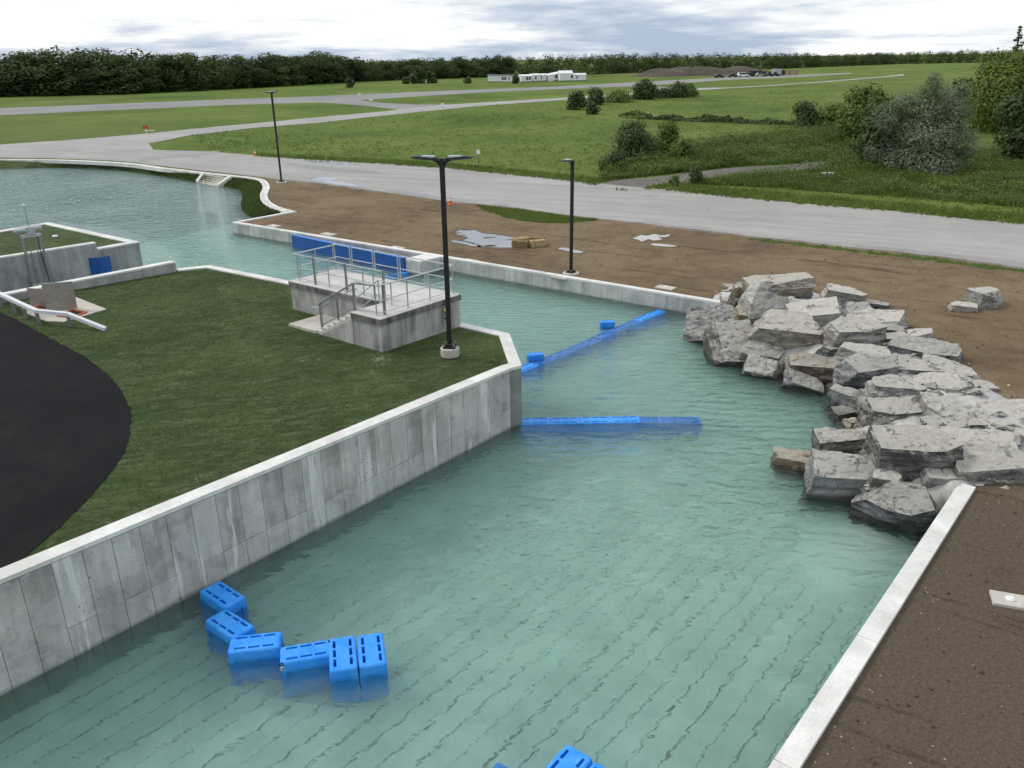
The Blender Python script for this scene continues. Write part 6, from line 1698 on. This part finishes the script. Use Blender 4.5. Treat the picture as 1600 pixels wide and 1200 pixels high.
weeds('weeds', [(32.84, 69.22), (39.48, 74.03), (45.43, 74.63), (50.03, 73.01), (43.88, 63.53), (39.75, 64.77), (36.07, 67.28)], 9000, .09, 'leaf_lime', 67, 0.9, 'pale green weeds at the right picture edge by the road')
weeds('weeds', W3, 6000, .20, 'leaf_dark', 63, 1.1, 'dark line of rank growth along the field ditch')
g3_ = tufts('strip_grass', strip, 2600, .05, .16, .02, 'leaf_grass', 53, z=GZ + .02, spread=.1)
tag(g3_, 'fresh grass strip between the road and the dirt behind the short lamp post', 'grass', kind='stuff')
g4_ = tufts('strip_grass', strip2, 1500, .05, .14, .02, 'leaf_grass', 54, z=GZ + .02, spread=.1)
tag(g4_, 'thin grass strip along the near road edge at the right', 'grass', kind='stuff')
# bank turf: short blades on the slope by the pond
rngb = np.random.default_rng(9)
V = []
for k in range(16000):
    i = rngb.integers(len(ca) - 40); s = rngb.random(); f = rngb.random()
    a = (np.array(ca[i]) * (1 - f) + np.array(ca[i + 1]) * f); b_ = (np.array(cb[i]) * (1 - f) + np.array(cb[i + 1]) * f)
    p = a * (1 - s) + b_ * s; z = 0.68 * (1 - s) + 0.12 * math.sin(math.pi * s)
    th = rngb.uniform(0, 6.28); wd_ = .05; h = rngb.uniform(.06, .16)
    V.append([(p[0] - math.cos(th) * wd_, p[1] - math.sin(th) * wd_, z - .04), (p[0] + math.cos(th) * wd_, p[1] + math.sin(th) * wd_, z - .04), (p[0] + rngb.normal() * .06, p[1] + rngb.normal() * .06, z + h)])
tag(link('bank_grass', quads_mesh('bank_grass', np.array(V)), M['bank']), 'short grass on the slope round the pond', 'grass', kind='stuff')
# stones and clods on the dirt
def scatter_stones(name, poly, n, smin, smax, mat, seed, label, keep=None):
    rng = np.random.default_rng(seed)
    P_ = np.array([p[:2] for p in poly]); lo, hi = P_.min(0), P_.max(0)
    X = rng.uniform(lo[0], hi[0], n * 5); Y = rng.uniform(lo[1], hi[1], n * 5)
    ok = pip(X, Y, poly); X, Y = X[ok][:n], Y[ok][:n]
    V = []
    for x, y in zip(X, Y):
        s = smin + (smax - smin) * rng.random() ** 3
        c = rng.normal(size=(6, 3)) * .18 + np.array([[1, 0, 0], [-1, 0, 0], [0, 1, 0], [0, -1, 0], [0, 0, .7], [0, 0, -.5]])
        th = rng.uniform(0, 6.28); q = c.copy(); q[:, 0] = c[:, 0] * math.cos(th) - c[:, 1] * math.sin(th); q[:, 1] = c[:, 0] * math.sin(th) + c[:, 1] * math.cos(th)
        q = q * s + np.array([x, y, GZ + .012 + .15 * s])
        for t_ in ((0, 2, 4), (2, 1, 4), (1, 3, 4), (3, 0, 4)): V.append(q[list(t_)])
    return tag(link(name, quads_mesh(name, np.array(V)), M[mat]), label, 'stones', kind='stuff')
near_dirt = [tuple(Vector(RC_IN0) + rn * .5), tuple(Vector(RC_IN1) + rn * .5), (14.2, 19.8), (20, 22), (20, 8), (6, 8)]
scatter_stones('pebbles', near_dirt, 500, .005, .026, 'pebble', 71, 'pale pebbles scattered on the near dark soil')
edge_dirt = [tuple(Vector(RC_IN0) + rn * .42), tuple(Vector(RC_IN1) + rn * .42), tuple(Vector(RC_IN1) + rn * .95), tuple(Vector(RC_IN0) + rn * .95)]
scatter_stones('pebbles', edge_dirt, 260, .006, .03, 'pebble', 72, 'pale pebbles strewn close along the pool coping')
far_dirt = [(10.5, 41.5), (17.6, 38), (18.0, 30), (17.5, 22), (26, 26), (30, 42), (20, 50), (0, 64), (-16, 66), (-17, 60), (0, 47)]
scatter_stones('soil_clods', far_dirt, 2200, .012, .06, 'clod', 73, 'dark clods of earth on the dirt behind the channel')
scatter_stones('soil_clods', near_dirt, 1100, .01, .05, 'clod', 74, 'dark clods of earth on the near dark soil')

# the lawn's own blades
ASPH = np.array(asph_poly)
lawn_near = [(p[0], p[1]) for p in offset_line([Q0, Q1, Q2, Q3, Q4], 0.45)] + [pf(0.0, 0.6), pf(0.0, 4.1), pf(5.1, 4.1), pf(5.1, 2.55), pf(6.95, 2.55), (CD.x, CD.y - 0.7), (CC.x, CC.y - 0.7), (WB1 + nb * .5)[:], (WB0 + nb * .5)[:], (-24, 30), (-24, 8)]
lb_ = tufts('lawn_blades', lawn_near, 60000, .018, .05, .011, 'lawn_leaf', 91, z=lambda X, Y: LZ(X, Y), keep=lambda X, Y, r: ~pip(X, Y, asph_poly), blades=2, spread=.05)
tag(lb_, 'short blades of the lawn', 'grass', kind='stuff')
